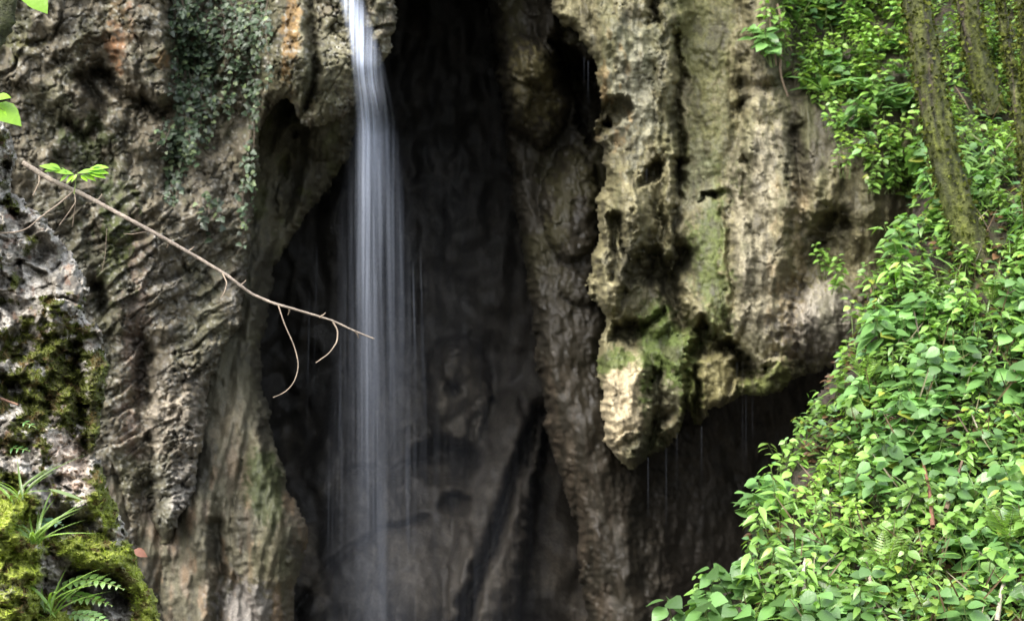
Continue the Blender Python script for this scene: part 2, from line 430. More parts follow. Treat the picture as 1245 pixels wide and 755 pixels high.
def dD(x, y, wx, wy):
    D = 15.4 + .15 * fbm(x / 90, y / 160, 5, 400) + .06 * fbm(x / 34 - y / 160, y / 120, 4, 404) + .015 * fbm(x / 12, y / 22, 4, 408)
    rib = [(612, -80), (628, 150), (668, 330), (690, 450), (730, 590), (765, 720), (780, 830)]
    D = D - .75 * np.exp(-(dline(rib, wx, wy) / 66) ** 2) * sst(200, 420, y)
    D = D + .3 * sst(800, 960, wx) * sst(430, 600, y) + .2 * sst(745, 860, wx) * sst(380, 520, y)
    D = D - .75 * dome(wx, wy, 648, 112, 40, 70, -12) - .55 * dome(wx, wy, 694, 250, 36, 70) - .4 * dome(wx, wy, 640, 40, 40, 60) - .25 * dome(wx, wy, 705, 330, 26, 44)
    D = D - .28 * dome(wx, wy, 664, 78, 22, 34) - .22 * dome(wx, wy, 628, 120, 22, 30) - .6 * dome(wx, wy, 712, 20, 60, 70)
    D = D + .7 * sst(0, 9, sdf([(664, 40), (690, 50), (715, 70), (735, 80), (735, 140), (720, 190), (700, 150), (684, 90)], wx, wy))
    D = D - .05 * blocks(wx / 16, wy / 18, 412, 1.2) * sst(520, 300, y)
    return D


def cD(x, y, wx, wy, D):
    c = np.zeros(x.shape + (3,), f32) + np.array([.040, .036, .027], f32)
    n = fbm(x / 50, y / 90, 5, 420); m = fbm(x / 13, y / 40, 4, 424); k = fbm(x / 6, y / 7, 3, 426)
    c = mixc(c, (.058, .056, .028), sst(-.1, .5, n + .5 * k) * sst(420, 250, y) * .8)
    c = mixc(c, (.13, .118, .06), sst(.0, .5, ell(wx, wy, 648, 105, 40, 56) + .5 * k) * .8)  # lit lump, painted paler than the wall around it
    c = mixc(c, (.12, .10, .078), np.exp(-(dline([(656, 440), (676, 540), (700, 620), (722, 720)], wx, wy) / 26) ** 2) * sst(-.3, .4, m + k * .5))
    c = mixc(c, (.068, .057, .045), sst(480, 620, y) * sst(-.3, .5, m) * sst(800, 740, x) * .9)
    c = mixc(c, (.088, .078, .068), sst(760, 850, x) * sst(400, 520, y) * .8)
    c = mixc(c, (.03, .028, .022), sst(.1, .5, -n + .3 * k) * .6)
    return c


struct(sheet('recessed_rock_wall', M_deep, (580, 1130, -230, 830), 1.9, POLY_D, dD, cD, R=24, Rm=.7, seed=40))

# ---- right cliff with the tufa curtains and hanging boulder
POLY_C = [(655, -230), (660, -60), (672, 10), (694, 40), (716, 64), (727, 82), (727, 112), (725, 160), (734, 190), (733, 228), (726, 262), (722, 300), (716, 340), (722, 366), (738, 382),
          (732, 410), (727, 440), (729, 490), (733, 520), (738, 541), (746, 549), (752, 563), (768, 571), (782, 565), (790, 556), (806, 553), (814, 541), (824, 533), (830, 514), (836, 500), (844, 516), (853, 524), (861, 511), (870, 499), (886, 489), (905, 482), (925, 478), (945, 474), (965, 463), (1010, 446),
          (1080, 400), (1400, 330), (1400, -230)]


def dC(x, y, wx, wy):
    D = 13.75 - .0016 * (x - 720) - .35 * sst(300, -100, y)
    D = D - .9 * sst(940, 1120, x) * sst(60, 0, y) * 0
    D = D + .16 * fbm(x / 90, y / 140, 4, 500) + .10 * fbm(x / 36, y / 130, 4, 504) + .028 * fbm(x / 13, y / 20, 5, 508)
    slab = sst(826, 842, wx) * sst(905, 888, wx) * sst(400, 340, y); D = (D - 13.6) * (1 - .65 * slab) + 13.6 + .10 * slab
    D = D - .26 * dome(wx, wy, 764, 90, 42, 300) - .22 * dome(wx, wy, 932, 300, 44, 220) - .14 * dome(wx, wy, 812, 140, 14, 220)
    sm = 1 - .8 * slab
    D = D - .03 * sm * blocks((wx) / 26, (wy) / 60, 512, 1.2) - .008 * sm * blocks(wx / 8, wy / 13, 513, 1.2)
    pit = lambda pl, d, s=9: d * sst(0, s, sdf(pl, wx, wy))
    gr = lambda pts, w, d: d * np.exp(-(dline(pts, wx, wy) / w) ** 2)
    D = D + .95 * sst(0, .35, ell(wx, wy, 746, 134, 25, 22)) + pit([(722, 150), (740, 135), (756, 158), (738, 162), (735, 200), (722, 200)], .7)
    D = D + pit([(801, 186), (806, 202), (801, 216), (791, 230), (778, 230), (780, 208), (790, 198)], .5, 7)
    D = D + gr([(820, 196), (824, 234)], 6, .45) + gr([(822, 40), (825, 90), (824, 140), (828, 220)], 7, .4) + gr([(900, -60), (902, 60), (899, 140), (905, 250)], 7, .22) + gr([(888, 270), (892, 340), (886, 400)], 6, .2) + gr([(796, -60), (796, 20)], 6, .45)
    D = D + pit([(744, 264), (755, 252), (764, 276), (770, 302), (800, 292), (812, 298), (824, 330), (820, 372), (798, 352), (772, 360), (754, 345), (748, 300)], .6, 18)
    D = D + pit([(806, 232), (818, 250), (820, 300), (804, 306), (800, 270)], .35)
    D = D + gr([(832, 305), (818, 340), (822, 372), (836, 398)], 11, .55)
    D = D + pit([(765, 424), (800, 400), (814, 386), (812, 366), (786, 384), (742, 384), (738, 420)], .6, 14)
    D = D + pit([(836, 398), (850, 380), (880, 408), (906, 424), (928, 440), (950, 444), (924, 462), (906, 478), (884, 440), (850, 444), (836, 430)], .85, 14)
    D = D + pit([(838, 244), (850, 231), (863, 227), (876, 238), (868, 250), (855, 240), (846, 247)], .26, 6)
    D = D + gr([(872, 240), (884, 236), (896, 262), (880, 260)], 6, .2)
    D = D + gr([(748, 262), (746, 300), (742, 338)], 6, .4)
    D = D + pit([(974, 252), (1000, 236), (1042, 246), (1062, 276), (1040, 300), (1010, 312), (986, 334), (974, 345)], .42, 34) + .3 * sst(0, 30, sdf([(974, 252), (1000, 236), (1042, 246), (1062, 276), (1040, 300), (1010, 312), (986, 334), (974, 345)], wx, wy)) * blocks(wx / 26, wy / 20, 519, 1.3)
    D = D + gr([(905, 100), (930, 112), (960, 100)], 9, .25) + gr([(896, 128), (912, 120)], 6, .2) + gr([(968, 160), (976, 240)], 10, .3)
    D = D + gr([(905, 198), (912, 206)], 6, .25) + gr([(870, 60), (880, 200)], 20, -.1)
    D = D + pit([(800, 452), (846, 448), (850, 520), (846, 470)], .15) + gr([(846, 430), (848, 500), (852, 522)], 5, .35) + gr([(802, 440), (806, 480), (800, 520)], 5, .15)
    D = D + pit([(770, 520), (800, 520), (830, 530), (820, 560), (790, 590), (770, 585)], .3, 14)
    D = D + gr([(803, 455), (799, 500), (790, 545)], 7, .3) + gr([(744, 548), (768, 536), (796, 516), (818, 500)], 7, .2) + gr([(836, 450), (834, 480), (836, 505)], 5, .3) + gr([(842, 440), (850, 480), (853, 525)], 6, .25)
    # bulges
    D = D - .7 * dome(wx, wy, 760, 492, 38, 74, 4) - .45 * dome(wx, wy, 820, 482, 24, 60) - .42 * dome(wx, wy, 866, 468, 32, 54) - .55 * dome(wx, wy, 932, 474, 52, 34, -24)
    D = D - .25 * dome(wx, wy, 832, 430, 20, 30) - .25 * dome(wx, wy, 778, 548, 32, 26) - .35 * dome(wx, wy, 870, 320, 48, 110) - .3 * dome(wx, wy, 752, 290, 22, 90, 8)
    D = D - .28 * dome(wx, wy, 738, 345, 22, 40) - .2 * dome(wx, wy, 782, 265, 16, 60) - .3 * dome(wx, wy, 920, 300, 46, 150) - .3 * dome(wx, wy, 935, 410, 50, 50)
    D = D - .22 * dome(wx, wy, 815, 250, 9, 90) - .25 * dome(wx, wy, 770, 330, 20, 30) - .2 * dome(wx, wy, 790, 395, 20, 16)
    D = D - .6 * dome(wx, wy, 1010, 385, 50, 50)
    D = D - .45 * sst(930, 1000, x) * sst(80, 200, y) * sst(330, 250, y) * sst(1110, 1060, x) + 1.1 * sst(925, 985, x) * sst(210, -40, y)
    D = D + .035 * sm * np.exp(-(noise2(x / 38 + .6 * fbm(x / 20, y / 20, 3, 561), y / 60, 563) / .035) ** 2) * sst(-.1, .3, noise2(x / 60, y / 60, 566))
    D = D - .04 * sst(0, .3, ell(wx, wy, 800, 520, 60, 90)) * blocks(wx / 22, wy / 24, 531, 1.4)
    return D + .010 * fbm(x / 5, y / 7, 3, 530)


def cC(x, y, wx, wy, D):
    c = np.zeros(x.shape + (3,), f32) + np.array([.20, .175, .10], f32)
    n = fbm(x / 45, y / 80, 5, 540); m = fbm(x / 14, y / 26, 4, 544); k = fbm(x / 6, y / 7, 4, 546)
    c = mixc(c, (.28, .245, .155), sst(.0, .5, m + .4 * k) * .8)
    c = mixc(c, (.31, .295, .235), sst(.1, .5, ell(wx, wy, 770, 100, 46, 120) + .5 * m + .4 * k) * .7)
    c = mixc(c, (.34, .22, .10), sst(.25, .6, m) * sst(.0, .3, ell(wx, wy, 742, 130, 30, 120)) * .7)
    c = mixc(c, (.31, .27, .20), sst(-.1, .35, ell(wx, wy, 925, 300, 62, 190) + .45 * n + .4 * k) * .85)
    c = mixc(c, (.34, .25, .155), sst(.0, .4, ell(wx, wy, 960, 330, 26, 130) + .5 * m) * .5)
    c = mixc(c, (.36, .32, .30), sst(.0, .4, ell(wx, wy, 1000, 390, 60, 60) + .5 * k) * .7)
    g = sst(.0, .45, ell(wx, wy, 855, 90, 46, 190) + .5 * n + .3 * k) * .75
    c = mixc(c, (.155, .155, .06), g)
    c = mixc(c, (.10, .125, .034), sst(-.1, .35, ell(wx, wy, 866, 318, 34, 100) + .5 * n + .3 * k) * .9)
    c = mixc(c, (.26, .25, .18), sst(.1, .4, ell(wx, wy, 850, 215, 26, 50) + .6 * m) * .5)
    c = mixc(c, (.085, .075, .045), sst(.0, .5, ell(wx, wy, 785, 345, 66, 76) + .5 * k) * .75)  # deep shadow among the hollows, painted into the rock colour
    # the hanging boulder and the mossy lobes beside it
    c = mixc(c, (.095, .135, .028), sst(-.2, .25, ell(wx, wy, 815, 440, 44, 64) + .4 * n + .2 * k) * .9)
    c = mixc(c, (.19, .165, .075), sst(-.05, .35, ell(wx, wy, 875, 465, 40, 60) + .5 * k) * .85)
    c = mixc(c, (.11, .12, .03), sst(.0, .35, ell(wx, wy, 838, 500, 20, 60) + .4 * k) * .85)
    c = mixc(c, (.12, .135, .035), sst(.0, .4, ell(wx, wy, 935, 465, 46, 22, -20) + .4 * k) * .9)
    c = mixc(c, (.30, .26, .19), sst(.0, .4, ell(wx, wy, 806, 490, 20, 40) + .4 * k) * .7)
    c = mixc(c, (.52, .42, .29), sst(-.05, .25, ell(wx, wy, 755, 498, 32, 66, 4) + .25 * k) * .92)
    c = mixc(c, (.09, .12, .03), sst(.0, .3, ell(wx, wy, 745, 438, 26, 16, -20) + .3 * k) * .9)
    c = mixc(c, (.05, .055, .02), sst(-.1, .3, ell(wx, wy, 790, 548, 34, 36) + .4 * k) * .85)
    c = mixc(c, (.07, .06, .04), sst(.25, .6, -m + .3 * n) * .6)
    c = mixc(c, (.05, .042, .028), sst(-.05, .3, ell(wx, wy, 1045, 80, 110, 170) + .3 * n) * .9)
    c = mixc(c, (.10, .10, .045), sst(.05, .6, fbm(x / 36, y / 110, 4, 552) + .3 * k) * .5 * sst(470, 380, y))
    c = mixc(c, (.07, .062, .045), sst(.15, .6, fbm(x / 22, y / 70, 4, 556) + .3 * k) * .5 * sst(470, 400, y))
    return c * (1 + .3 * np.clip(fbm(x / 30, y / 90, 4, 554), -1, 1))[..., None]


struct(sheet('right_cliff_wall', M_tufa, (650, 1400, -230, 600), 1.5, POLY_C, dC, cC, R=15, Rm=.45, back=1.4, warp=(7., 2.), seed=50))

# ---- cliff top added to roof the cave, stream bed, unseen wall cutting low sky
gx, gy = np.meshgrid(np.linspace(-16, 16, 60), np.linspace(12.6, 32, 40))
gy = gy + 2.1 * sst(1.9, 3.2, gx) * sst(32, 12.6, gy)
z = 8.75 + .5 * fbm(gx / 3, gy / 3, 4, 600) + .25 * (gy - 12.6)
i = np.arange(60 * 40).reshape(40, 60)
Q = np.stack([i[:-1, :-1], i[:-1, 1:], i[1:, 1:], i[1:, :-1]], -1).reshape(-1, 4)
vv = np.stack([gx, gy, z], -1).reshape(-1, 3)
struct(mesh_np('unseen_roof_slab', vv, Q, mat=M_soil, col=np.tile(np.array([[.05, .055, .03]], f32), (len(vv), 1))))  # unseen slab, added to keep sky light out of the cave
gx, gy = np.meshgrid(np.linspace(-60, 60, 90), np.linspace(-60, 60, 90))
z = .0 + .15 * fbm(gx / 2, gy / 2, 3, 610)
i = np.arange(90 * 90).reshape(90, 90)
Q2 = np.stack([i[:-1, :-1], i[:-1, 1:], i[1:, 1:], i[1:, :-1]], -1).reshape(-1, 4)
vv = np.stack([gx, gy, z], -1).reshape(-1, 3)
struct(mesh_np('ground', vv, Q2, mat=M_soil, col=np.tile(np.array([[.08, .075, .06]], f32), (len(vv), 1))))
gx, zz = np.meshgrid(np.linspace(-24, 24, 70), np.linspace(-1, 7, 40))
yy = -9. - zz * .25 + .8 * fbm(gx / 4, zz / 4, 4, 620)
i = np.arange(70 * 40).reshape(40, 70)
Q3 = np.stack([i[:-1, :-1], i[1:, :-1], i[1:, 1:], i[:-1, 1:]], -1).reshape(-1, 4)
vv = np.stack([gx, yy, zz], -1).reshape(-1, 3)
struct(mesh_np('unseen_sky_blocker', vv, Q3, mat=M_soil, col=np.tile(np.array([[.05, .06, .03]], f32), (len(vv), 1))))  # unseen, added behind the camera to block low sky light

# ---- the planted slope on the right
POLY_S = [(828, 840), (830, 765), (858, 735), (898, 703), (914, 655), (910, 615), (945, 580), (975, 520), (1002, 465), (1040, 400), (1070, 335), (1105, 275), (1122, 215), (1126, 120), (1130, 60), (1110, -230), (1640, -230), (1640, 840)]


def dS(x, y, wx, wy):
    D = 8. + (755 - y) / 455 * 2.6 + (y < 300) * (300 - y) / 300 * .9 - (x - 1000) / 245 * .55
    return D + .18 * fbm(x / 90, y / 90, 4, 700) + .04 * fbm(x / 15, y / 15, 4, 704)


def cS(x, y, wx, wy, D):
    c = np.zeros(x.shape + (3,), f32) + np.array([.045, .035, .024], f32)
    return mixc(c, (.045, .06, .02), sst(0, .5, fbm(x / 30, y / 30, 4, 710)))


o = struct(sheet('slope_ground', M_soil, (790, 1640, -230, 840), 4, POLY_S, dS, cS, R=40, Rm=.5, back=3., seed=60))

# ---- foreground outcrop at left
POLY_F = [(-430, 120), (-200, 160), (-60, 140), (2, 146), (14, 168), (20, 196), (14, 230), (28, 246), (52, 258), (74, 292), (98, 318), (108, 352), (104, 384), (122, 406), (130, 432), (126, 486), (118, 540), (122, 570),
          (136, 600), (150, 640), (164, 672), (184, 716), (198, 760), (215, 840), (-430, 840)]


def dF(x, y, wx, wy):
    w1 = 7 * fbm(x / 40, y / 40, 4, 800)
    bx, by = x + w1, y + 7 * fbm(x / 40, y / 40, 4, 804)
    D = 6.1 - .75 * sst(150, 760, y) - .0012 * (120 - x) + .14 * fbm(x / 70, y / 70, 4, 808)
    up = sst(600, 380, y)
    D = D - .19 * up * blocks(bx / 56, by / 40, 812, 1.5) - .075 * blocks(bx / 25, by / 19, 813, 1.6) - .012 * blocks(bx / 8, by / 7, 814, 1.3)
    D = D + .012 * fbm(x / 6, y / 6, 4, 816)
    gr = lambda pts, w, d: d * np.exp(-(dline(pts, wx, wy) / w) ** 2)
    D = D + gr([(4, 200), (8, 250), (18, 262)], 8, .2) + gr([(90, 420), (98, 500), (104, 560)], 9, .22) + gr([(40, 640), (80, 640), (112, 655)], 14, .3)
    D = D + gr([(90, 706), (130, 700), (148, 730)], 13, .4) + gr([(20, 470), (60, 480), (62, 500)], 7, .12) + gr([(0, 455), (40, 500)], 7, .1)
    D = D - .35 * dome(wx, wy, 15, 660, 45, 110) - .25 * dome(wx, wy, 110, 670, 55, 26, 20) - .2 * dome(wx, wy, 20, 760, 70, 40)
    D = D + .05 * (1 - up) * fbm(x / 16, y / 13, 4, 818)
    return D


def mossF(x, y, wx, wy):
    n = fbm(x / 26, y / 22, 5, 830); k = fbm(x / 7, y / 7, 3, 834)
    g = .55 * ell(wx, wy, 15, 640, 60, 90) + .0
    m = np.maximum(sst(-.05, .25, ell(wx, wy, 12, 660, 48, 90) + .35 * n), sst(.0, .3, ell(wx, wy, 115, 672, 62, 34, 22) + .3 * n))
    m = np.maximum(m, sst(.0, .3, ell(wx, wy, 20, 745, 80, 40) + .5 * n)); m = np.maximum(m, sst(-.1, .3, ell(wx, wy, 170, 710, 26, 70, -20) + .4 * n))
    m = np.maximum(m, sst(.0, .3, ell(wx, wy, 62, 470, 76, 95) + .9 * n + .4 * k)); m = np.maximum(m, sst(.0, .35, ell(wx, wy, 118, 490, 16, 110) + .6 * n))
    m = np.maximum(m, sst(.05, .3, n + .2 * k - .25) * .9); m = np.maximum(m, sst(-.1, .3, ell(wx, wy, 130, 610, 24, 40) + .5 * n))
    return m * (1 - sst(.0, .3, ell(wx, wy, 84, 560, 22, 44, -20) + .3 * k)) * (1 - .8 * sst(.0, .3, ell(wx, wy, 75, 320, 40, 40) + .3 * k))


def cF(x, y, wx, wy, D):
    c = np.zeros(x.shape + (3,), f32) + np.array([.27, .25, .21], f32)
    n = fbm(x / 26, y / 22, 5, 840); k = fbm(x / 6, y / 6, 4, 844)
    c = mixc(c, (.47, .44, .385), sst(.0, .5, n + .5 * k) * .9)
    c = mixc(c, (.62, .52, .42), sst(.0, .35, ell(wx, wy, 84, 560, 26, 46, -20) + .3 * k))
    c = mixc(c, (.10, .085, .065), sst(.1, .5, -n + .4 * k) * .8)
    c = mixc(c, (.22, .12, .07), sst(.35, .7, fbm(x / 15, y / 15, 3, 848)) * .6)
    m = mossF(x, y, wx, wy)
    gcol = np.where((fbm(x / 12, y / 12, 3, 850) > .0)[..., None], np.array([.10, .115, .022], f32), np.array([.07, .072, .02], f32))
    lime = sst(560, 640, y)[..., None]
    gcol = gcol * (1 - lime) + np.array([.25, .29, .05], f32) * lime
    gcol = mixc(gcol, (.10, .075, .03), sst(.1, .6, fbm(x / 18, y / 14, 4, 853)) * .7); gcol = gcol * (1 + .45 * np.clip(fbm(x / 30, y / 24, 4, 855), -1, 1))[..., None]
    return c * (1 - m[..., None]) + gcol * m[..., None]


tag(sheet('rock_outcrop', M_fore, (-430, 220, 90, 840), 1.0, POLY_F, dF, cF, R=12, Rm=.35, back=1.2, warp=(5., 3.), seed=70),
    'jagged pale limestone outcrop covered in moss at the left edge', 'rock')

# ------------------------------------------------------------------ leaves
def leaf_tpl(w=.5, peak=.4, fold=.18, curl=.25, rows=4, tip=1.):
    """leaf along +Y of length 1, normal +Z"""
    v = [(0, 0, 0)]; ts = np.linspace(0, 1, rows + 2)[1:-1]
    for t in ts:
        ww = w * .5 * (math.sin(math.pi * t ** (math.log(.5) / math.log(peak)))) ** tip
        zc = -curl * t * t
        v += [(-ww, t, zc + fold * ww), (0, t, zc), (ww, t, zc + fold * ww)]
    v.append((0, 1, -curl))
    q, tr = [], [(0, 2, 1), (0, 3, 2)]
    for r in range(rows - 1):
        a = 1 + 3 * r; q += [(a, a + 1, a + 4, a + 3), (a + 1, a + 2, a + 5, a + 4)]
    a = 1 + 3 * (rows - 1); e = len(v) - 1
    tr += [(a, a + 1, e), (a + 1, a + 2, e)]
    return np.array(v, f32), np.array(q), np.array(tr)


def ivy_tpl():
    a = [(0, 0), (.30, -.08), (.5, .22), (.30, .42), (.28, .62), (0, 1.), (-.28, .62), (-.30, .42), (-.5, .22), (-.30, -.08)]
    v = [(0, .3, .05)] + [(x, y, -.12 * abs(x)) for x, y in a]
    tr = [(0, 1 + k, 1 + (k + 1) % 10) for k in range(10)]
    return np.array(v, f32), np.zeros((0, 4), int), np.array(tr)


OV = leaf_tpl(.62, .40); OVW = leaf_tpl(.85, .38, .12, .18); LAN = leaf_tpl(.34, .38, .2, .35); PIN = leaf_tpl(.24, .25, .1, .15, 2)
BLADE = leaf_tpl(.06, .25, .5, .9, 5); STRAP = leaf_tpl(.2, .45, .25, .5, 5); IVY = ivy_tpl()


def nrm(a):
    return a / (np.linalg.norm(a, axis=-1, keepdims=True) + 1e-9)


class Leaves:
    def __init__(s): s.v, s.q, s.t, s.c, s.n = [], [], [], [], 0

    def add(s, tpl, loc, axis, up, size, col):
        """loc (n,3), axis (n,3) leaf direction, up (n,3) rough normal, size (n,), col (n,3)"""
        loc = np.atleast_2d(np.asarray(loc, float)); n = len(loc)
        axis = nrm(np.broadcast_to(np.asarray(axis, float), (n, 3))); up = np.broadcast_to(np.asarray(up, float), (n, 3))
        size = np.broadcast_to(np.asarray(size, float), (n,)); col = np.broadcast_to(np.asarray(col, float), (n, 3))
        x = nrm(np.cross(axis, up)); zz = np.cross(x, axis)
        V, q, t = tpl; m = len(V)
        p = loc[:, None] + size[:, None, None] * (V[None, :, 0:1] * x[:, None] + V[None, :, 1:2] * axis[:, None] + V[None, :, 2:3] * zz[:, None])
        off = s.n + np.arange(n)[:, None, None] * m
        s.v.append(p.reshape(-1, 3)); s.c.append(np.repeat(col, m, 0))
        s.q.append((q[None] + off).reshape(-1, 4)); s.t.append((t[None] + off).reshape(-1, 3)); s.n += n * m

    def build(s, name, mat, parent=None, loc=None):
        return mesh_np(name, np.concatenate(s.v), np.concatenate(s.q), np.concatenate(s.t), mat, parent, np.concatenate(s.c).astype(f32), loc=loc)


def smooth_path(pts, n):
    pts = np.asarray(pts, float); d = np.r_[0, np.cumsum(np.linalg.norm(np.diff(pts[:, :3], axis=0), axis=1))]
    t = np.linspace(0, d[-1], n); out = np.stack([np.interp(t, d, pts[:, k]) for k in range(pts.shape[1])], -1)
    for _ in range(3 if n > 8 else 1):
        o2 = out.copy(); o2[1:-1] = .25 * out[:-2] + .5 * out[1:-1] + .25 * out[2:]; out = o2
    return out


class Tubes:
    def __init__(s): s.v, s.q, s.c, s.n = [], [], [], 0

    def add(s, pts, rad, col, sides=6, n=None, rough=0., seed=0):
        pts = smooth_path(pts, n or len(pts)); m = len(pts)
        rad = np.interp(np.linspace(0, 1, m), np.linspace(0, 1, len(np.atleast_1d(rad))), np.atleast_1d(rad))
        t = nrm(np.gradient(pts, axis=0)); ref = np.array([.3, .9, .1]) if abs(t[0][1]) < .8 else np.array([1., 0, 0])
        x = nrm(np.cross(t, ref)); y = np.cross(t, x)
        a = np.linspace(0, 2 * math.pi, sides, endpoint=False)
        rr = rad[:, None] * np.ones(sides)
        if rough:
            L_ = np.r_[0, np.cumsum(np.linalg.norm(np.diff(pts, axis=0), axis=1))]
            A, B = np.meshgrid(np.cos(a) + 7, L_ / max(rad.mean(), 1e-4)); A2 = np.broadcast_to(np.sin(a), A.shape)
            rr = rr * (1 + rough * (fbm(A * 1.3 + B * .35, A2 * 1.3 + B * .5, 4, seed) + .5 * fbm(A * 4 + B, A2 * 4 - B, 3, seed + 5)))
        p = pts[:, None] + rr[..., None] * (np.cos(a)[None, :, None] * x[:, None] + np.sin(a)[None, :, None] * y[:, None])
        i = s.n + np.arange(m * sides).reshape(m, sides); j = np.roll(i, -1, 1)
        s.q.append(np.stack([i[:-1], j[:-1], j[1:], i[1:]], -1).reshape(-1, 4))
        s.v.append(p.reshape(-1, 3)); cc = np.asarray(col, float)
        s.c.append(np.broadcast_to(cc, (m * sides, 3)) if cc.ndim == 1 else cc.reshape(-1, 3)); s.n += m * sides
        return p

    def build(s, name, mat, parent=None, loc=None):
        return mesh_np(name, np.concatenate(s.v), np.concatenate(s.q), mat=mat, parent=parent, col=np.concatenate(s.c).astype(f32), loc=loc)


G1, G2, G3, G4 = np.array([.165, .305, .060]), np.array([.13, .26, .075]), np.array([.21, .35, .065]), np.array([.105, .23, .085])


def rnd(a, b, n=None): return RNG.uniform(a, b, n)


def herb_parts(kind):
    """returns (Tubes, Leaves) of a plant rooted at the origin"""
    T, Lv = Tubes(), Leaves()
    tpl, col, ls, h, ns = {'oval': (OV, G1, (.06, .115), (.16, .42), 6), 'broad': (OVW, G2, (.08, .145), (.18, .45), 5),
                           'pale': (OV, G3, (.05, .09), (.15, .38), 7), 'narrow': (LAN, G1, (.08, .14), (.2, .45), 5)}[kind]
    for k in range(ns):
        az = rnd(0, 6.28); lean = rnd(.1, .55); H = rnd(*h)
        dirn = np.array([math.cos(az) * lean, math.sin(az) * lean - .12, 1.])
        b = np.array([rnd(-.08, .08), rnd(-.08, .08), -.05]); tip = b + dirn * H
        T.add([b, b + dirn * H * .5 + np.array([0, 0, .02]), tip], [.004, .0025], (.10, .14, .04), 4)
        for f in (.45, .7, .88, 1.):
            if f < .5 and rnd(0, 1) < .5: continue
            nl = 2 if f < 1 else 3
            a0 = rnd(0, 6.28)
            for q in range(nl):
                a = a0 + q * 6.28 / nl + rnd(-.3, .3); e = rnd(-.55, .35)
                ax = np.array([math.cos(a), math.sin(a), e]); up = np.array([rnd(-.6, .5), rnd(-.9, .15), 1.])
                Lv.add(tpl, b + dirn * H * f + ax * .015, ax, up, rnd(*ls) * (1.1 - .25 * (f == 1.)) * rnd(.7, 1.15), np.array([.25, .29, .05]) if rnd(0, 1) < .012 else col * rnd(.7, 1.3))
    return T, Lv


def copy_tree(o):
    c = o.copy(); COL.objects.link(c)
    for ch in list(o.children):
        d = ch.copy(); COL.objects.link(d); d.parent = c
    return c


PROTO = {}
KLAB = {'oval': 'low herb with oval fresh green leaves on the right slope', 'broad': 'low herb with large broad green leaves on the right slope',
        'pale': 'low herb with small yellow-green leaves on the right slope', 'narrow': 'low herb with narrow pointed green leaves on the right slope'}
KCAT = {'oval': 'oval-leaved herbs on the slope', 'broad': 'broad-leaved herbs on the slope', 'pale': 'yellow-green herbs on the slope', 'narrow': 'narrow-leaved herbs on the slope'}


def herb(kind, loc, sc, label=None, group=None):
    var = (kind, int(RNG.integers(0, 4)))
    if var not in PROTO:
        T, Lv = herb_parts(kind)
        o = empty('leafy_herb', (0, 0, 0), KLAB[kind], 'plant', KCAT[kind])
        T.build('stem', M_stem, o); Lv.build('foliage', M_leaf, o); PROTO[var] = o
    else:
        o = copy_tree(PROTO[var])
    o.location = [float(c) for c in loc]; o.rotation_euler = (rnd(-.15, .25), rnd(-.25, .1), rnd(-.7, .7)); o.scale = (sc,) * 3
    o['label'] = label or KLAB[kind]
    if group or label is None: o['group'] = group or KCAT[kind]
    elif 'group' in o: del o['group']
    return o


# a jittered scatter over the slope
sp = []
tries = 0
while len(sp) < 225 and tries < 60000:
    tries += 1
    x, y = rnd(815, 1275), rnd(-30, 790)
    if sdf(POLY_S, np.array([x]), np.array([y]))[0] < 2: continue
    mind = 22 - 6 * (y < 300) if len(sp) < 190 else 15
    if any((x - a) ** 2 + (y - b) ** 2 < mind ** 2 for a, b in sp): continue
    sp.append((x, y))
patch = lambda x, y: float(fbm(np.array([x / 90.]), np.array([y / 90.]), 3, 77)[0])
for x, y in sp:
    p = patch(x, y) + rnd(-.25, .25)
    kind = 'pale' if p > .3 or (y < 190 and p > -.2) else 'oval' if p > -.1 else 'broad' if p > -.42 else 'narrow'
    d = float(depth_at('slope_ground', x, y))
    herb(kind, P(np.float64(x), np.float64(y + 12), d), rnd(.75, 1.1) * (1.0 if y > 300 else .9))

# undergrowth between them
U = Leaves(); n = 32000
x, y = rnd(800, 1620, n), rnd(-40, 800, n)
k = sdf(POLY_S, x, y) > -4; x, y = x[k], y[k]; n = len(x)
d = depth_at('slope_ground', x, y); base = P(x, y, d) + np.stack([rnd(-.03, .03, n), -rnd(0, .18, n), rnd(-.02, .12, n)], -1)
dens = fbm(x / 45, y / 45, 4, 78); kk = dens > -.10 - .4 * (y < 200); base, x, y, dens = base[kk], x[kk], y[kk], dens[kk]; n = len(x)
a = rnd(0, 6.28, n); ax = np.stack([np.cos(a), np.sin(a), rnd(-.5, .4, n)], -1); up = np.stack([rnd(-.4, .4, n), rnd(-.9, .1, n), np.ones(n)], -1)
pal = np.array([G1, G2, G3, G4])[RNG.integers(0, 4, n)] * rnd(.45, 1.1, n)[:, None]
h = n // 2
U.add(OV, base[:h], ax[:h], up[:h], rnd(.03, .075, h), pal[:h]); U.add(LAN, base[h:], ax[h:], up[h:], rnd(.04, .09, n - h), pal[h:])
# the same on the bank over the right cliff
n = 1500; x, y = rnd(940, 1125, n), rnd(-50, 250, n); kb = (y < 60 + (x - 930) * 1.1) & (fbm(x / 30, y / 30, 3, 79) > -.1); x, y = x[kb], y[kb]; n = len(x)
base = P(x, y, depth_at('right_cliff_wall', x, y) - rnd(.02, .2, n)); a = rnd(0, 6.28, n)
U.add(OV, base, np.stack([np.cos(a), np.sin(a) - .3, rnd(-.5, .3, n)], -1), np.stack([rnd(-.4, .4, n), rnd(-.9, .0, n), np.ones(n)], -1), rnd(.05, .12, n), np.array([G1, G2, G3, G4])[RNG.integers(0, 4, n)] * rnd(.5, 1.1, n)[:, None])
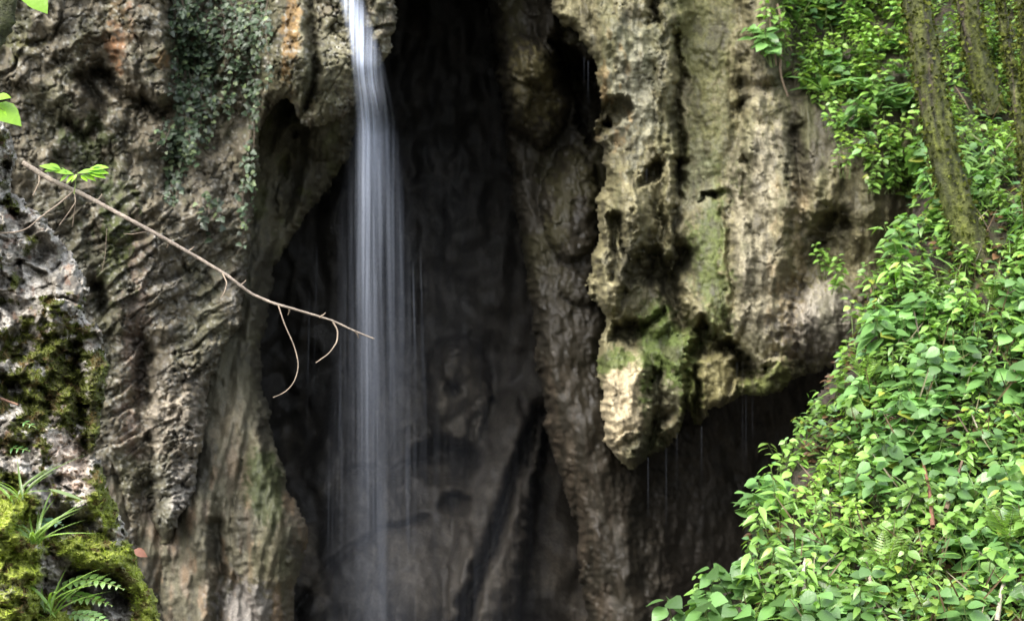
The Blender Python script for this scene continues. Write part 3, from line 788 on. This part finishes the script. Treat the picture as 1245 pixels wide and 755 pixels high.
# brown litter showing through
n = 2600; x, y = rnd(820, 1290, n), rnd(150, 800, n); k = sdf(POLY_S, x, y) > 0; x, y = x[k], y[k]; n = len(x)
base = P(x, y, depth_at('slope_ground', x, y) - .04); a = rnd(0, 6.28, n)
U.add(OV, base, np.stack([np.cos(a), np.sin(a), rnd(-.3, .3, n)], -1), np.stack([rnd(-.5, .5, n), rnd(-1, 0, n), np.ones(n)], -1), rnd(.04, .09, n), np.array([.13, .075, .04]) * rnd(.6, 1.3, n)[:, None])
n = 1500; x, y = rnd(830, 1290, n), rnd(60, 800, n); k = (sdf(POLY_S, x, y) > 30) & (fbm(x / 40, y / 40, 3, 81) > .25); x, y = x[k], y[k]; n = len(x)
base = P(x, y, depth_at('slope_ground', x, y) - rnd(.0, .2, n))
U.add(BLADE, base, np.stack([rnd(-.7, .7, n), rnd(-.7, .2, n), rnd(.5, 1.3, n)], -1), np.array([0, -.6, 1.]), rnd(.12, .26, n), np.array([.15, .28, .06]) * rnd(.6, 1.3, n)[:, None])
n = 600; x, y = rnd(830, 1290, n), rnd(120, 800, n); k = sdf(POLY_S, x, y) > 45; x, y = x[k], y[k]; n = len(x)
base = P(x, y, depth_at('slope_ground', x, y) - rnd(.0, .2, n))
U.add(leaf_tpl(.035, .5, .3, .1), base, np.stack([rnd(-.8, .8, n), rnd(-.6, .2, n), rnd(.3, 1.2, n)], -1), np.array([0, -1., .3]), rnd(.12, .3, n), np.where(rnd(0, 1, n)[:, None] < .3, np.array([.30, .26, .17]), np.array([.12, .08, .045])) * rnd(.6, 1.2, n)[:, None])
u = U.build('undergrowth', M_leaf); u['kind'] = 'stuff'


# ferns on the slope and bank
def fern(loc, sc, label, col=G3, nf=9, upright=1.1, rz=0.):
    o = empty('fern', loc, label, 'fern', rz=rz)
    T = Tubes()
    for k in range(nf):
        Lv = Leaves()
        az = k * 2.4 + rnd(-.3, .3); ln = rnd(.34, .5) * sc; t = np.linspace(0, 1, 16)
        out = np.array([math.cos(az), math.sin(az), 0.])
        pts = out * np.array([1., .5, 1.]) * (t[:, None] * ln * .30 + .22 * ln * t[:, None] ** 2) + np.array([0, -.12, 1.]) * (ln * (upright * t - .35 * t ** 2))[:, None]
        T.add(pts, [.004 * sc, .0015 * sc], (.12, .16, .05), 4)
        tn = nrm(np.gradient(pts, axis=0)); side = nrm(np.cross(tn, np.array([0, 0, 1.]))); upv = np.cross(side, tn)
        w = np.sin(math.pi * np.clip(t, .0, 1) ** .7) * .085 * sc + .008
        for s_ in (-1, 1):
            Lv.add(PIN, pts[2:], side[2:] * s_ + tn[2:] * .45 - upv[2:] * .15, upv[2:], w[2:] * rnd(.9, 1.1, 14), col * rnd(.8, 1.2, 14)[:, None])
        Lv.build('frond', M_leaf, o)
    T.build('stem', M_stem, o)
    return o


for x, y, sc, lab in [(1076, 705, .75, 'bright green fern low on the slope near the bottom edge'), (1226, 668, .85, 'upright bright green fern at the right edge of the slope'),
                      (1052, 470, .6, 'small upright fern in the upper middle of the slope'), (1205, 370, .55, 'small fern just below the leaning mossy trunk')]:
    d = float(depth_at('slope_ground', x, y)) - .12
    fern(P(np.float64(x), np.float64(y), d), sc, lab, G3 * .9, 7, 1.15)


def straps(loc, label, name='strap_fern', n=9, ln=(.28, .42), tpl=STRAP, col=G2, spread=.8, cat='fern', fwd=-.4, up=(.2, 1.1)):
    Lv = Leaves(); az = np.arange(n) * 2.4 + rnd(-.3, .3, n)
    ax = np.stack([np.cos(az) * spread, np.sin(az) * spread + fwd, rnd(up[0], up[1], n)], -1)
    Lv.add(tpl, np.zeros((n, 3)) + .01 * RNG.standard_normal((n, 3)), ax, np.array([0, -.5, 1.]), rnd(ln[0], ln[1], n), col * rnd(.7, 1.3, n)[:, None])
    o = Lv.build(name, M_leaf, loc=[float(c) for c in loc]); return tag(o, label, cat)


for x, y, lab in [(1000, 112, 'hart\'s-tongue fern with drooping straps on the cliff bank'), (1068, 118, 'hart\'s-tongue fern with long pale straps beside the leaning trunk')]:
    straps(P(np.float64(x), np.float64(y), float(depth_at('right_cliff_wall', x, y)) - .1), lab)

# shrubs and plants on the bank over the right cliff
bank = []
while len(bank) < 68:
    x, y = rnd(930, 1120), rnd(-40, 245)
    if y > 70 + (x - 930) * 1.15 or y > 240 or (x < 960 and y > 70): continue
    if any((x - a) ** 2 + (y - b) ** 2 < 13 ** 2 for a, b in bank): continue
    bank.append((x, y))
for x, y in bank:
    d = float(depth_at('right_cliff_wall', x, y))
    herb(random.choice(['oval', 'pale', 'oval', 'broad', 'pale']), P(np.float64(x), np.float64(y + 14), d - .05), rnd(.8, 1.15),
         'leafy plant on the vegetated bank at the top of the right cliff', 'plants on the bank above the right cliff')
for x, y, lab in [(998, 335, 'small bright herb growing in the hollow of the right cliff'), (1015, 352, 'tiny herb under the hollow at the foot of the right cliff'),
                  (1030, 212, 'dull green plant clinging over the hollow in the right cliff'), (1056, 232, 'dark leafy plant at the right end of the cliff hollow')]:
    herb('oval', P(np.float64(x), np.float64(y), float(depth_at('right_cliff_wall', x, y)) - .15), .8, lab)

# hanging bare roots on the bank
for pts, lab in [([(934, 10), (938, 40), (944, 80)], 'bare hanging root at the left end of the cliff bank'), ([(945, 5), (955, 45), (962, 62)], 'pale forked root beside the bare root on the cliff bank'),
                 ([(950, 60), (948, 90), (958, 118)], 'brown root dangling below the cliff bank')]:
    T = Tubes(); p = np.array([P(np.float64(a), np.float64(b), float(depth_at('right_cliff_wall', a, b)) - .12) for a, b in pts])
    T.add(p, [.014, .008], (.22, .16, .11), 6, 12, .15); tag(T.build('hanging_root', M_wood), lab, 'root')

# ------------------------------------------------------------------ trees
def tree(path, D, w, label, crown_n, seed):
    pts = np.array([P(np.float64(a), np.float64(b), D + dd) for a, b, dd in path])
    o = empty('mossy_tree', pts[0], label, 'tree'); base = pts[0]
    T = Tubes(); n = 150; sides = 26
    pp = smooth_path(pts, n)
    r = np.array(w) * KX * D / 2 * .78
    t = np.linspace(0, 1, n); a = np.linspace(0, 2 * math.pi, sides, endpoint=False)
    A, B = np.meshgrid(a, t * 12)
    mm = sst(-.25, .3, fbm(np.cos(A) * 1.4 + B, np.sin(A) * 1.4 + B * .3, 4, seed) + .5)
    br = fbm(np.cos(A) * 3 + B * .5, np.sin(A) * 3 + B, 4, seed + 9)[..., None]
    col = np.array([.065, .052, .034]) * (1 + .8 * br)
    g = np.array([.058, .066, .014]) * (1 + .9 * br)
    col = col * (1 - mm[..., None]) + g * mm[..., None]
    T.add(pts - base, r, np.clip(col, .01, 1), sides, n, .16, seed); T.build('trunk', M_bark, o)
    nm = 2600; ti = RNG.integers(0, 75, nm); aa = rnd(0, 6.28, nm); ok = (mm[ti, (aa / 6.2832 * sides).astype(int) % sides] > rnd(.2, 1.1, nm)); ti, aa = ti[ok], aa[ok]; nm = len(ti)
    ctr = pp[ti] + rnd(-.01, .01, (nm, 3)) - base; od = np.stack([np.cos(aa), np.sin(aa), 0 * aa], -1); rr = np.interp(ti / n, np.linspace(0, 1, len(r)), r)
    ML = Leaves(); ML.add(OVW, ctr + od * (rr * 1.02)[:, None], od + np.stack([0 * aa, 0 * aa, rnd(-1.4, .4, nm)], -1), od + .5 * RNG.standard_normal((nm, 3)), rnd(.015, .04, nm) * (D / 10.2), np.array([.066, .078, .015]) * rnd(.4, 1.7, nm)[:, None])
    ML.build('moss_cover', M_moss, o)
    top = pts[-1] - base; Lv = Leaves(); Bt = Tubes()
    for k in range(6):
        az = k * 1.05 + rnd(-.3, .3); ln = rnd(1., 1.7)
        s0 = pts[-1 - (k % 2)] - base if k % 2 else top
        e = s0 + np.array([math.cos(az) * ln, math.sin(az) * ln * .8, rnd(.5, 1.5)])
        Bt.add([s0, (s0 + e) / 2 + np.array([0, 0, .2]), e], [r[-1] * .5, r[-1] * .15], (.1, .09, .05), 7, 10)
        m = max(8, crown_n // 6); q = rnd(.35, 1.1, m)[:, None]
        c = s0 + (e - s0) * q + RNG.standard_normal((m, 3)) * .33
        aa = rnd(0, 6.28, m)
        Lv.add(OV, c, np.stack([np.cos(aa), np.sin(aa), rnd(-.6, .2, m)], -1), np.array([0, 0, 1.]) + .4 * RNG.standard_normal((m, 3)), rnd(.06, .1, m), G1 * rnd(.6, 1.3, m)[:, None])
    Bt.build('branch', M_bark, o); Lv.build('crown', M_leaf, o)
    return o


tree([(1190, 330, -.05), (1180, 296, 0), (1166, 255, 0), (1152, 210, 0), (1140, 150, 0), (1126, 75, .05), (1113, 0, .1), (1104, -60, .15), (1085, -220, .3), (1078, -420, .4), (1085, -800, .5)], 10.2, [52, 45, 42, 39, 36, 34, 33, 31, 28, 24, 16],
     'thick mossy tree trunk leaning left, nearest the cliff', 240, 3)
tree([(1206, 140, 0), (1200, 118, 0), (1190, 80, 0), (1180, 30, 0), (1170, -40, .1), (1165, -200, .2), (1160, -400, .3), (1150, -720, .4)], 11.6, [38, 34, 31, 28, 27, 24, 20, 14],
     'second mossy trunk, behind and right of the leaning tree', 160, 13)
tree([(1262, 300, 0), (1254, 240, 0), (1246, 190, 0), (1234, 110, 0), (1224, 50, 0), (1214, -20, 0), (1200, -200, .1), (1200, -700, .2)], 9.4, [17, 15, 14, 13, 13, 12, 10, 8],
     'slim dark tree stem at the right edge, leaning left', 160, 23)
tree([(1254, 260, 0), (1250, 180, 0), (1246, 80, 0), (1240, -20, 0), (1236, -200, .1), (1222, -700, .2)], 9.7, [11, 11, 10, 10, 9, 7],
     'thin upright tree stem cut by the right edge', 160, 33)

# dead stems on the slope
for pts, lab, c in [([(1134, 640), (1131, 600), (1122, 560)], 'reddish dead stem standing in the middle of the slope', (.17, .08, .05)), ([(1060, 745), (1058, 700), (1052, 680)], 'pale dead stem near the bottom of the slope', (.32, .27, .2)),
                    ([(1212, 755), (1218, 715), (1228, 690)], 'pale bleached stem at the lower right of the slope', (.36, .32, .25)), ([(1150, 620), (1158, 596), (1170, 560)], 'thin brown twig beside the reddish dead stem', (.16, .11, .07)),
                    ([(978, 720), (976, 700), (979, 678)], 'short pale dead stem in the lower left of the slope', (.38, .34, .28))]:
    T = Tubes(); p = np.array([P(np.float64(a), np.float64(b), float(depth_at('slope_ground', a, b)) - .25) for a, b in pts])
    T.add(p, [.014, .008], c, 7, 12, .15); tag(T.build('dead_stem', M_wood), lab, 'stem')


# ------------------------------------------------------------------ ivy on the left cliff
def ivy(strands, label, dens=9., size=(.03, .065)):
    p0 = strands[0][0]
    base = P(np.float64(p0[0]), np.float64(p0[1]), float(depth_at('left_cliff_wall', *p0)))
    o = empty('ivy_curtain', base, label, 'ivy')
    T, Lv = Tubes(), Leaves()
    for (x0, y0), (x1, y1) in strands:
        m = max(5, int(abs(y1 - y0) / 9)); t = np.linspace(0, 1, m)
        xs = x0 + (x1 - x0) * t + 5 * fbm(t * 3 + x0, t * 0 + y0 / 7, 3, 5); ys = y0 + (y1 - y0) * t
        p = P(xs, ys, depth_at('left_cliff_wall', xs, ys) - .05 - .05 * rnd(0, 1, m)) - base
        T.add(p, [.006, .003], (.09, .07, .05), 4)
        n = int(abs(y1 - y0) / 10 * dens * .42) + 3
        q = rnd(0, 1, n); lx = np.interp(q, t, xs) + rnd(-6, 6, n); ly = np.interp(q, t, ys) + rnd(-4, 4, n)
        c = P(lx, ly, depth_at('left_cliff_wall', lx, ly) - rnd(.03, .16, n)) - base
        ax = np.stack([rnd(-.8, .8, n), rnd(-.6, .0, n), rnd(-1., .1, n)], -1); up = np.stack([rnd(-.5, .5, n), -np.ones(n), rnd(.0, 1.0, n)], -1)
        cl = np.array([.045, .072, .036]) * rnd(.5, 1.5, n)[:, None]; lt = rnd(0, 1, n) < .12; cl[lt] = np.array([.12, .16, .07])
        Lv.add(IVY, c, ax, up, rnd(size[0], size[1], n), cl)
    T.build('stem', M_stem, o); Lv.build('foliage', M_ivy, o)
    return o


ivy([((rnd(212, 262), rnd(-40, 30)), (rnd(205, 260), rnd(100, 190))) for _ in range(16)], 'dense ivy curtain hanging down the left cliff from the top edge', 9)
ivy([((rnd(262, 332), rnd(-40, 20)), (rnd(262, 330), rnd(60, 150))) for _ in range(14)], 'sparser ivy trails left of the orange streak at the top', 7)
ivy([((rnd(178, 250), rnd(135, 165)), (rnd(180, 250), rnd(165, 215))) for _ in range(10)], 'low ivy mat spreading over the left cliff below the curtain', 9)
ivy([((rnd(204, 216), 180), (rnd(202, 216), 245)) for _ in range(4)], 'narrow ivy tail at the lower end of the ivy mat', 9)
ivy([((304, 130), (300, 260)), ((309, 110), (308, 240)), ((298, 170), (292, 300))], 'single ivy runner hanging along the cave edge of the left cliff', 5)
ivy([((250, 235), (256, 260)), ((262, 240), (268, 275)), ((240, 250), (262, 290))], 'small pale ivy patch in the middle of the left cliff', 5, (.05, .08))

# ------------------------------------------------------------------ the bare branch
def pix(pts, D): return np.array([P(np.float64(a), np.float64(b), D + c) for a, b, c in pts])


br = empty('bare_branch', pix([(28, 198, 0)], 5.9)[0], 'thin bare branch reaching from the left rock across the cave mouth', 'branch')
b0 = np.array(br.location)
T = Tubes()
T.add(pix([(28, 198, 0), (60, 218, 0), (100, 236, -.02), (150, 263, -.02), (200, 290, 0), (240, 313, .02), (275, 334, .02), (305, 357, .04), (330, 368, .05), (372, 380, .06), (405, 390, .08), (430, 402, .08), (455, 412, .1)], 5.9) - b0,
      [.0105, .010, .009, .0085, .008, .0078, .0072, .0066, .006, .0056, .0048, .0042, .003], (.23, .19, .15), 10, 160, .22, 5)
T.build('stem', M_wood, br)
for pts, r in [([(338, 370, .05), (346, 395, .03), (358, 420, .02), (364, 445, .0), (358, 466, -.02), (345, 479, -.03), (332, 483, -.03)], (.0045, .003)),
               ([(404, 390, .08), (411, 402, .07), (410, 416, .05), (400, 430, .03), (384, 441, .02)], (.006, .003)),
               ([(270, 331, .02), (276, 344, 0), (273, 355, -.02), (268, 363, -.02)], (.005, .0025)),
               ([(90, 232, -.02), (72, 248, -.05), (52, 262, -.08), (32, 280, -.1), (10, 284, -.1), (-15, 282, -.1)], (.0055, .004)),
               ([(92, 246, -.03), (84, 258, -.03), (72, 274, -.04)], (.004, .0025)), ([(90, 230, -.02), (92, 246, -.03), (88, 276, 0)], (.004, .002)),
               ([(48, 212, 0), (48, 222, -.01), (40, 238, -.02)], (.007, .004)), ([(182, 281, 0), (160, 285, .02), (150, 284, .03)], (.003, .0015)), ([(130, 278, .05), (128, 310, .08), (124, 330, .1)], (.003, .0015))]:
    T = Tubes(); T.add(pix(pts, 5.9) - b0, [a * .68 for a in r], (.24, .19, .14), 7, 24, .12, 9); T.build('twig', M_wood, br)

for a, b, c_, d_ in [(118, 244, 124, 236), (205, 293, 203, 301), (228, 306, 236, 300), (292, 347, 299, 341), (352, 375, 350, 383), (388, 386, 396, 380), (432, 403, 436, 411)]:
    T = Tubes(); T.add(pix([(a, b, .0), ((a + c_) / 2 + 1, (b + d_) / 2, .01), (c_, d_, .02)], 5.93) - b0, [.0045, .002], (.22, .17, .12), 6, 8, .1); T.build('twig', M_wood, br)

# ------------------------------------------------------------------ foreground leaves
def compound(stem_px, leaflets, D, label, name='leaf_spray', col=(.22, .42, .03), wid=OV, size=.075):
    p = pix([(a, b, 0) for a, b in stem_px], D); o = empty(name, p[0], label, 'leaf spray'); b = p[0]
    T = Tubes(); T.add(p - b, [.003, .0015], (.16, .2, .06), 5, 14); T.build('stem', M_stem, o)
    Lv = Leaves()
    for (a, c, e, f, k) in leaflets:
        q = pix([(a, c, 0), (e, f, -.02)], D); ax = q[1] - q[0]
        Lv.add(wid, q[0] - b, ax, np.array([rnd(-.2, .2), -.75, 1.]), np.linalg.norm(ax) * k, np.array(col) * rnd(.85, 1.15))
    Lv.build('foliage', M_leaf, o); return o


compound([(90, 236), (92, 222), (92, 212)], [(90, 212, 68, 206, 1.1), (76, 208, 50, 198, 1.05), (74, 206, 62, 197, 1.), (70, 208, 54, 206, 1.), (84, 212, 72, 219, 1.), (90, 213, 80, 221, 1.), (94, 212, 86, 220, 1.), (94, 211, 112, 205, 1.1), (106, 207, 129, 200, 1.05), (108, 209, 131, 207, 1.),
          (106, 210, 128, 213, 1.), (100, 212, 116, 217, 1.), (98, 213, 106, 219, 1.), (112, 205, 120, 199, 1.), (82, 210, 76, 203, 1.)], 5.85, 'bright yellow-green leaf spray lying over the bare branch', wid=leaf_tpl(.46, .5, .15, .2))
compound([(-20, 120), (-4, 128), (4, 134)], [(-12, 128, 20, 144, 1.2), (-8, 120, 10, 116, 1.1), (-10, 132, 8, 138, 1.)], 5.6, 'bright green leaf poking in at the left edge above the outcrop', wid=OVW)
compound([(30, -14), (40, -4), (48, 2)], [(36, -6, 54, 10, 1.2), (30, -8, 38, 5, 1.1)], 5.6, 'small bright leaf hanging at the top left corner', wid=OVW)
# mossy limb in the corner
T = Tubes(); T.add(pix([(20, -60, 0), (10, -10, 0), (2, 20, 0), (-14, 60, 0)], 5.7), [.05, .045, .045, .04], (.05, .055, .02), 16, 40, .3, 4)
tag(T.build('mossy_limb', M_bark), 'dark mossy limb crossing the top left corner', 'branch')


def tuft(x, y, label, n=14, ln=(.16, .3), D=None, col=G3, spread=.42, tpl=BLADE, fwd=-.3, name='grass_tuft', cat='grass tuft'):
    d = float(depth_at('rock_outcrop', x, y)) - .03
    return straps(P(np.float64(x), np.float64(y), d), label, name, n, ln, tpl, col, spread, cat, fwd, (.5, 1.4))


tuft(42, 660, 'grass tuft with arching blades on the lime moss of the outcrop', 26, (.10, .2), col=G3 * 1.2)
tuft(60, 745, 'pale grass tuft at the bottom of the mossy outcrop', 12, (.12, .22), col=G3 * 1.1)
tuft(22, 610, 'thin grass tuft at the left edge of the outcrop', 12, (.12, .22), col=G3)


def frond(pts, D, label, wmax=20, col=G3, tpl=PIN, np_=15):
    t = np.linspace(0, 1, np_); px = smooth_path(np.array(pts, float), np_)
    p = P(px[:, 0], px[:, 1], D - .12 * t); o = empty('fern_frond', p[0], label, 'frond'); b = p[0]; p = p - b
    T = Tubes(); T.add(p, [.003, .0015], (.13, .18, .05), 5); T.build('stem', M_stem, o)
    tn = nrm(np.gradient(p, axis=0)); nv = np.array([.0, -.75, 1.]); side = nrm(np.cross(tn, nv)); Lv = Leaves()
    w = (np.sin(math.pi * (.12 + .85 * t)) ** .8) * wmax * KX * D
    for s_ in (-1, 1):
        Lv.add(tpl, p[1:], side[1:] * s_ + .55 * tn[1:], np.broadcast_to(nv, (np_ - 1, 3)), w[1:] * rnd(.9, 1.1, np_ - 1), np.array(col) * rnd(.85, 1.2, np_ - 1)[:, None])
    Lv.build('foliage', M_leaf, o); return o


D0 = float(depth_at('rock_outcrop', 80, 720)) - .18
frond([(62, 722), (85, 706), (115, 702), (150, 716)], D0, 'toothed pale green frond arching right at the outcrop foot', 12, np.array([.20, .36, .09]), OV, 12)
frond([(62, 716), (90, 724), (118, 728), (136, 736)], D0 + .04, 'green frond just below the arching toothed frond', 11, np.array([.17, .35, .06]), OV, 11)
frond([(80, 748), (96, 745), (118, 750), (132, 758)], D0 - .02, 'pale frond cut by the bottom edge at left', 12, np.array([.20, .36, .12]), OV, 9)
frond([(34, 640), (48, 634), (60, 634), (76, 638)], D0 + .1, 'bluish green drooping leaf on the outcrop', 10, np.array([.16, .30, .17]), OV, 7)
frond([(0, 522), (14, 514), (30, 512), (44, 520)], D0 + .25, 'slender herb sprig on the upper left of the outcrop', 9, np.array([.11, .28, .07]), LAN, 7)
frond([(-4, 552), (12, 543), (26, 545), (36, 548)], D0 + .22, 'slender herb sprig below the upper one on the outcrop', 9, np.array([.11, .26, .07]), LAN, 7)
frond([(-4, 580), (14, 575), (26, 577), (38, 588)], D0 + .2, 'lowest slender herb sprig on the left of the outcrop', 9, np.array([.10, .25, .06]), LAN, 7)
for a, b, lab in [((58, 594), (104, 606), 'pale strap leaf lying flat across the outcrop'), ((78, 662), (106, 676), 'green strap leaf lying above the mossy ledge')]:
    q = pix([(*a, 0), (*b, 0)], float(depth_at('rock_outcrop', 80, 610)) - .12); Lv = Leaves()
    Lv.add(leaf_tpl(.14, .45, .2, .08), np.zeros(3), q[1] - q[0], np.array([0, -.5, 1.]), np.linalg.norm(q[1] - q[0]), np.array([.30, .42, .16]))
    tag(Lv.build('strap_leaf', M_leaf, loc=[float(c) for c in q[0]]), lab, 'leaf')
# dry brown leaf and snapped twig
q = pix([(163, 668, 0), (176, 674, 0)], float(depth_at('rock_outcrop', 160, 690)) - .1); Lv = Leaves()
Lv.add(OV, np.zeros(3), q[1] - q[0], np.array([0, -1, .6]), .055, np.array([.30, .13, .08])); tag(Lv.build('dry_leaf', M_leaf, loc=[float(c) for c in q[0]]), 'dry reddish leaf caught on the right rim of the outcrop', 'leaf')
T = Tubes(); T.add(pix([(-6, 482, 0), (8, 487, 0), (22, 492, -.03)], float(depth_at('rock_outcrop', 10, 490)) - .06), [.006, .004], (.26, .15, .1), 6, 10, .1)
tag(T.build('snapped_twig', M_wood), 'short reddish twig sticking out of the outcrop at the left edge', 'twig')

# moss pile
n = 90000; x, y = rnd(-140, 215, n), rnd(160, 800, n)
mm = mossF(x, y, x, y) * (sdf(POLY_F, x, y) > 3); k = mm > rnd(.25, .9, n); x, y = x[k], y[k]; n = len(x)
base = P(x, y, depth_at('rock_outcrop', x, y) + .003); lime = sst(560, 640, y)[:, None]
col = (np.array([.10, .115, .022]) * (1 - lime) + np.array([.30, .36, .06]) * lime) * rnd(.4, 1.4, n)[:, None] * (1 + .5 * np.clip(fbm(x / 30, y / 24, 4, 855), -1, 1))[:, None]
br_ = fbm(x / 18, y / 14, 4, 853) > .35; col[br_] = np.array([.15, .105, .045]) * rnd(.5, 1.3, br_.sum())[:, None]
M_ = Leaves(); tpl = (np.array([(-.16, 0, 0), (.16, 0, 0), (0, 1, 0)], f32), np.zeros((0, 4), int), np.array([(0, 1, 2)]))
M_.add(tpl, base, np.stack([rnd(-.9, .9, n), rnd(-1.2, -.1, n), rnd(-.2, 1.1, n)], -1), np.stack([rnd(-1, 1, n), -np.ones(n), rnd(-.5, 1, n)], -1), rnd(.007, .024, n), col)
ms = M_.build('moss', M_moss); ms['kind'] = 'stuff'

# ------------------------------------------------------------------ water
def veil(centre, width, D, dens, nx=40, ny=160, bulge=.12):
    """a falling sheet: centre / width / density given down its length"""
    ys = np.linspace(centre[0][1], centre[-1][1], ny)
    cx = np.interp(ys, [c[1] for c in centre], [c[0] for c in centre]); ww = np.interp(ys, [c[0] for c in width], [c[1] for c in width])
    dd = np.interp(ys, [c[0] for c in dens], [c[1] for c in dens]); de = np.interp(ys, [c[0] for c in D], [c[1] for c in D])
    for _ in range(40 if ny > 40 else 2):
        cx[1:-1] = (cx[:-2] + cx[1:-1] * 2 + cx[2:]) / 4; ww[1:-1] = (ww[:-2] + ww[1:-1] * 2 + ww[2:]) / 4
    u = np.linspace(-1, 1, nx)
    X = cx[:, None] + ww[:, None] * u; Y = ys[:, None] + 0 * u
    lip = np.minimum(np.where(X < 484, depth_at('left_cliff_wall', np.minimum(X, 495), Y), 20), 20) - .07
    DD = de[:, None] - bulge * (1 - u * u) + .04 * fbm(u[None] * 3 + 0 * Y, Y / 300, 3, 900)
    lm = lip.min(1); lm = np.array([lm[max(0, a - 6):a + 7].min() for a in range(ny)]); lm = np.convolve(np.pad(lm, 8, mode='edge'), np.ones(17) / 17, 'valid')[:, None]
    wl = sst(170, 80, Y); DD = DD * (1 - wl) + np.minimum(DD, lm - .05 * (1 - u * u)) * wl
    al = dd[:, None] * np.clip(1 - u * u, 0, 1) ** 1.5
    i = np.arange(nx * ny).reshape(ny, nx)
    q = np.stack([i[:-1, :-1], i[1:, :-1], i[1:, 1:], i[:-1, 1:]], -1).reshape(-1, 4)
    return P(X, Y, DD).reshape(-1, 3), q, np.repeat(al.reshape(-1, 1), 3, 1)


parts = [veil([(408, -60), (423, 0), (437, 50), (445, 100), (448, 180), (452, 820)], [(-60, 10), (0, 12), (60, 14), (130, 16), (250, 18), (400, 20), (820, 28)], [(-60, 12.75), (95, 12.8), (160, 12.95), (820, 13.0)], [(-60, .75), (50, .55), (130, .26), (240, .115), (400, .045), (560, .018), (820, .007)]),
         veil([(413, -60), (429, 0), (444, 50), (453, 110), (461, 220), (470, 820)], [(-60, 12), (0, 14), (60, 19), (130, 25), (250, 32), (400, 40), (820, 56)], [(-60, 12.85), (95, 12.95), (160, 13.1), (820, 13.2)], [(-60, .4), (60, .30), (150, .14), (300, .06), (450, .028), (820, .014)]),
         veil([(440, 60), (455, 120), (462, 820)], [(60, 14), (120, 26), (300, 54), (820, 84)], [(60, 13.2), (820, 13.5)], [(60, 0.), (120, .04), (300, .028), (500, .02), (820, .02)]),
         veil([(446, 100), (446, 820)], [(100, 8), (200, 10), (820, 14)], [(100, 12.9), (820, 12.9)], [(60, 0.), (130, .12), (250, .085), (420, .035), (600, .013), (820, .006)])]
# fine spray veils in the cave mouth, added as haze to lift its blacks
parts += [veil([(500, -60), (515, 820)], [(-60, 90), (300, 110), (820, 190)], [(-60, 14.6), (820, 14.2)], [(-60, .0), (60, .0), (330, .003), (480, .005), (820, .011)], 40, 100, .3),
          veil([(560, 100), (560, 820)], [(100, 90), (820, 150)], [(-60, 15.6), (820, 15.2)], [(100, .0), (400, .003), (820, .007)], 40, 100, .3)]
# separate threads of drops
for k in range(60):
    u = RNG.normal(0, 1); x = 456 + 26 * u; y0 = rnd(110, 420) if abs(u) < 1.2 else rnd(260, 520); y1 = y0 + rnd(120, 400)
    parts.append(veil([(x, y0), (x + rnd(-3, 6) + u * 3, y1)], [(0, rnd(.5, 1.3))], [(0, rnd(12.9, 13.5))], [(y0, 0.), (y0 + (y1 - y0) * .3, rnd(.02, .07)), (y1, 0.)], 3, 14, .0))
v, q, c, off = [], [], [], 0
for a, b, d in parts: v.append(a); q.append(b + off); c.append(d); off += len(a)
w = struct(mesh_np('waterfall', np.concatenate(v), np.concatenate(q), mat=M_water, col=np.concatenate(c)))
parts = []
for x, y0, y1 in [(823, 526, 610), (810, 544, 650), (853, 518, 590), (788, 556, 630), (896, 440, 500), (903, 440, 580), (907, 480, 580), (710, 70, 110), (715, 75, 130), (786, 205, 225), (915, 478, 550), (1040, 100, 100.5)][:11]:
    parts.append(veil([(x, y0), (x, y1)], [(0, .9)], [(0, 13.2)], [(y0, .04), (y1, .0)], 3, 12, 0.))
v, q, c, off = [], [], [], 0
for a, b, d in parts: v.append(a); q.append(b + off); c.append(d); off += len(a)
struct(mesh_np('dripping_water', np.concatenate(v), np.concatenate(q), mat=M_water, col=np.concatenate(c)))

# ------------------------------------------------------------------ light, sky, camera
SUN = np.array([-.38, -.50, .78]); SUN /= np.linalg.norm(SUN)
el = math.asin(SUN[2]); az = math.atan2(SUN[0], SUN[1])
W = bpy.data.worlds.new('World'); S.world = W; W.use_nodes = True
nt = W.node_tree; nt.nodes.clear()
sk = nt.nodes.new('ShaderNodeTexSky'); sk.sky_type = 'NISHITA'; sk.sun_disc = False; sk.sun_elevation = el; sk.sun_rotation = az; sk.dust_density = 4.; sk.air_density = 1.
hs = nt.nodes.new('ShaderNodeHueSaturation'); hs.inputs['Saturation'].default_value = .45
bg = nt.nodes.new('ShaderNodeBackground'); bg.inputs['Strength'].default_value = .68
ow = nt.nodes.new('ShaderNodeOutputWorld')
nt.links.new(sk.outputs[0], hs.inputs['Color']); nt.links.new(hs.outputs[0], bg.inputs['Color']); nt.links.new(bg.outputs[0], ow.inputs['Surface'])
ld = bpy.data.lights.new('sun', 'SUN'); ld.energy = 2.4; ld.angle = math.radians(40); ld.color = (1, .96, .88)
lo = bpy.data.objects.new('sun', ld); COL.objects.link(lo); lo.location = (0, 0, 20)
from mathutils import Vector
lo.rotation_euler = Vector(SUN.tolist()).to_track_quat('Z', 'Y').to_euler()
cd = bpy.data.cameras.new('camera'); cam = bpy.data.objects.new('camera', cd); COL.objects.link(cam)
cam.location = (0, 0, CZ); cam.rotation_euler = (math.pi / 2, 0, 0)
cd.sensor_width = 36; cd.lens = 36 / (10 / 14); cd.clip_end = 500
cd.dof.use_dof = True; cd.dof.focus_distance = 6.3; cd.dof.aperture_fstop = 4.0
S.camera = cam
S.view_settings.view_transform = 'Standard'; S.view_settings.look = 'None'; S.view_settings.exposure = 0
S.cycles.transparent_max_bounces = 40; S.cycles.max_bounces = 8; S.cycles.use_denoising = True
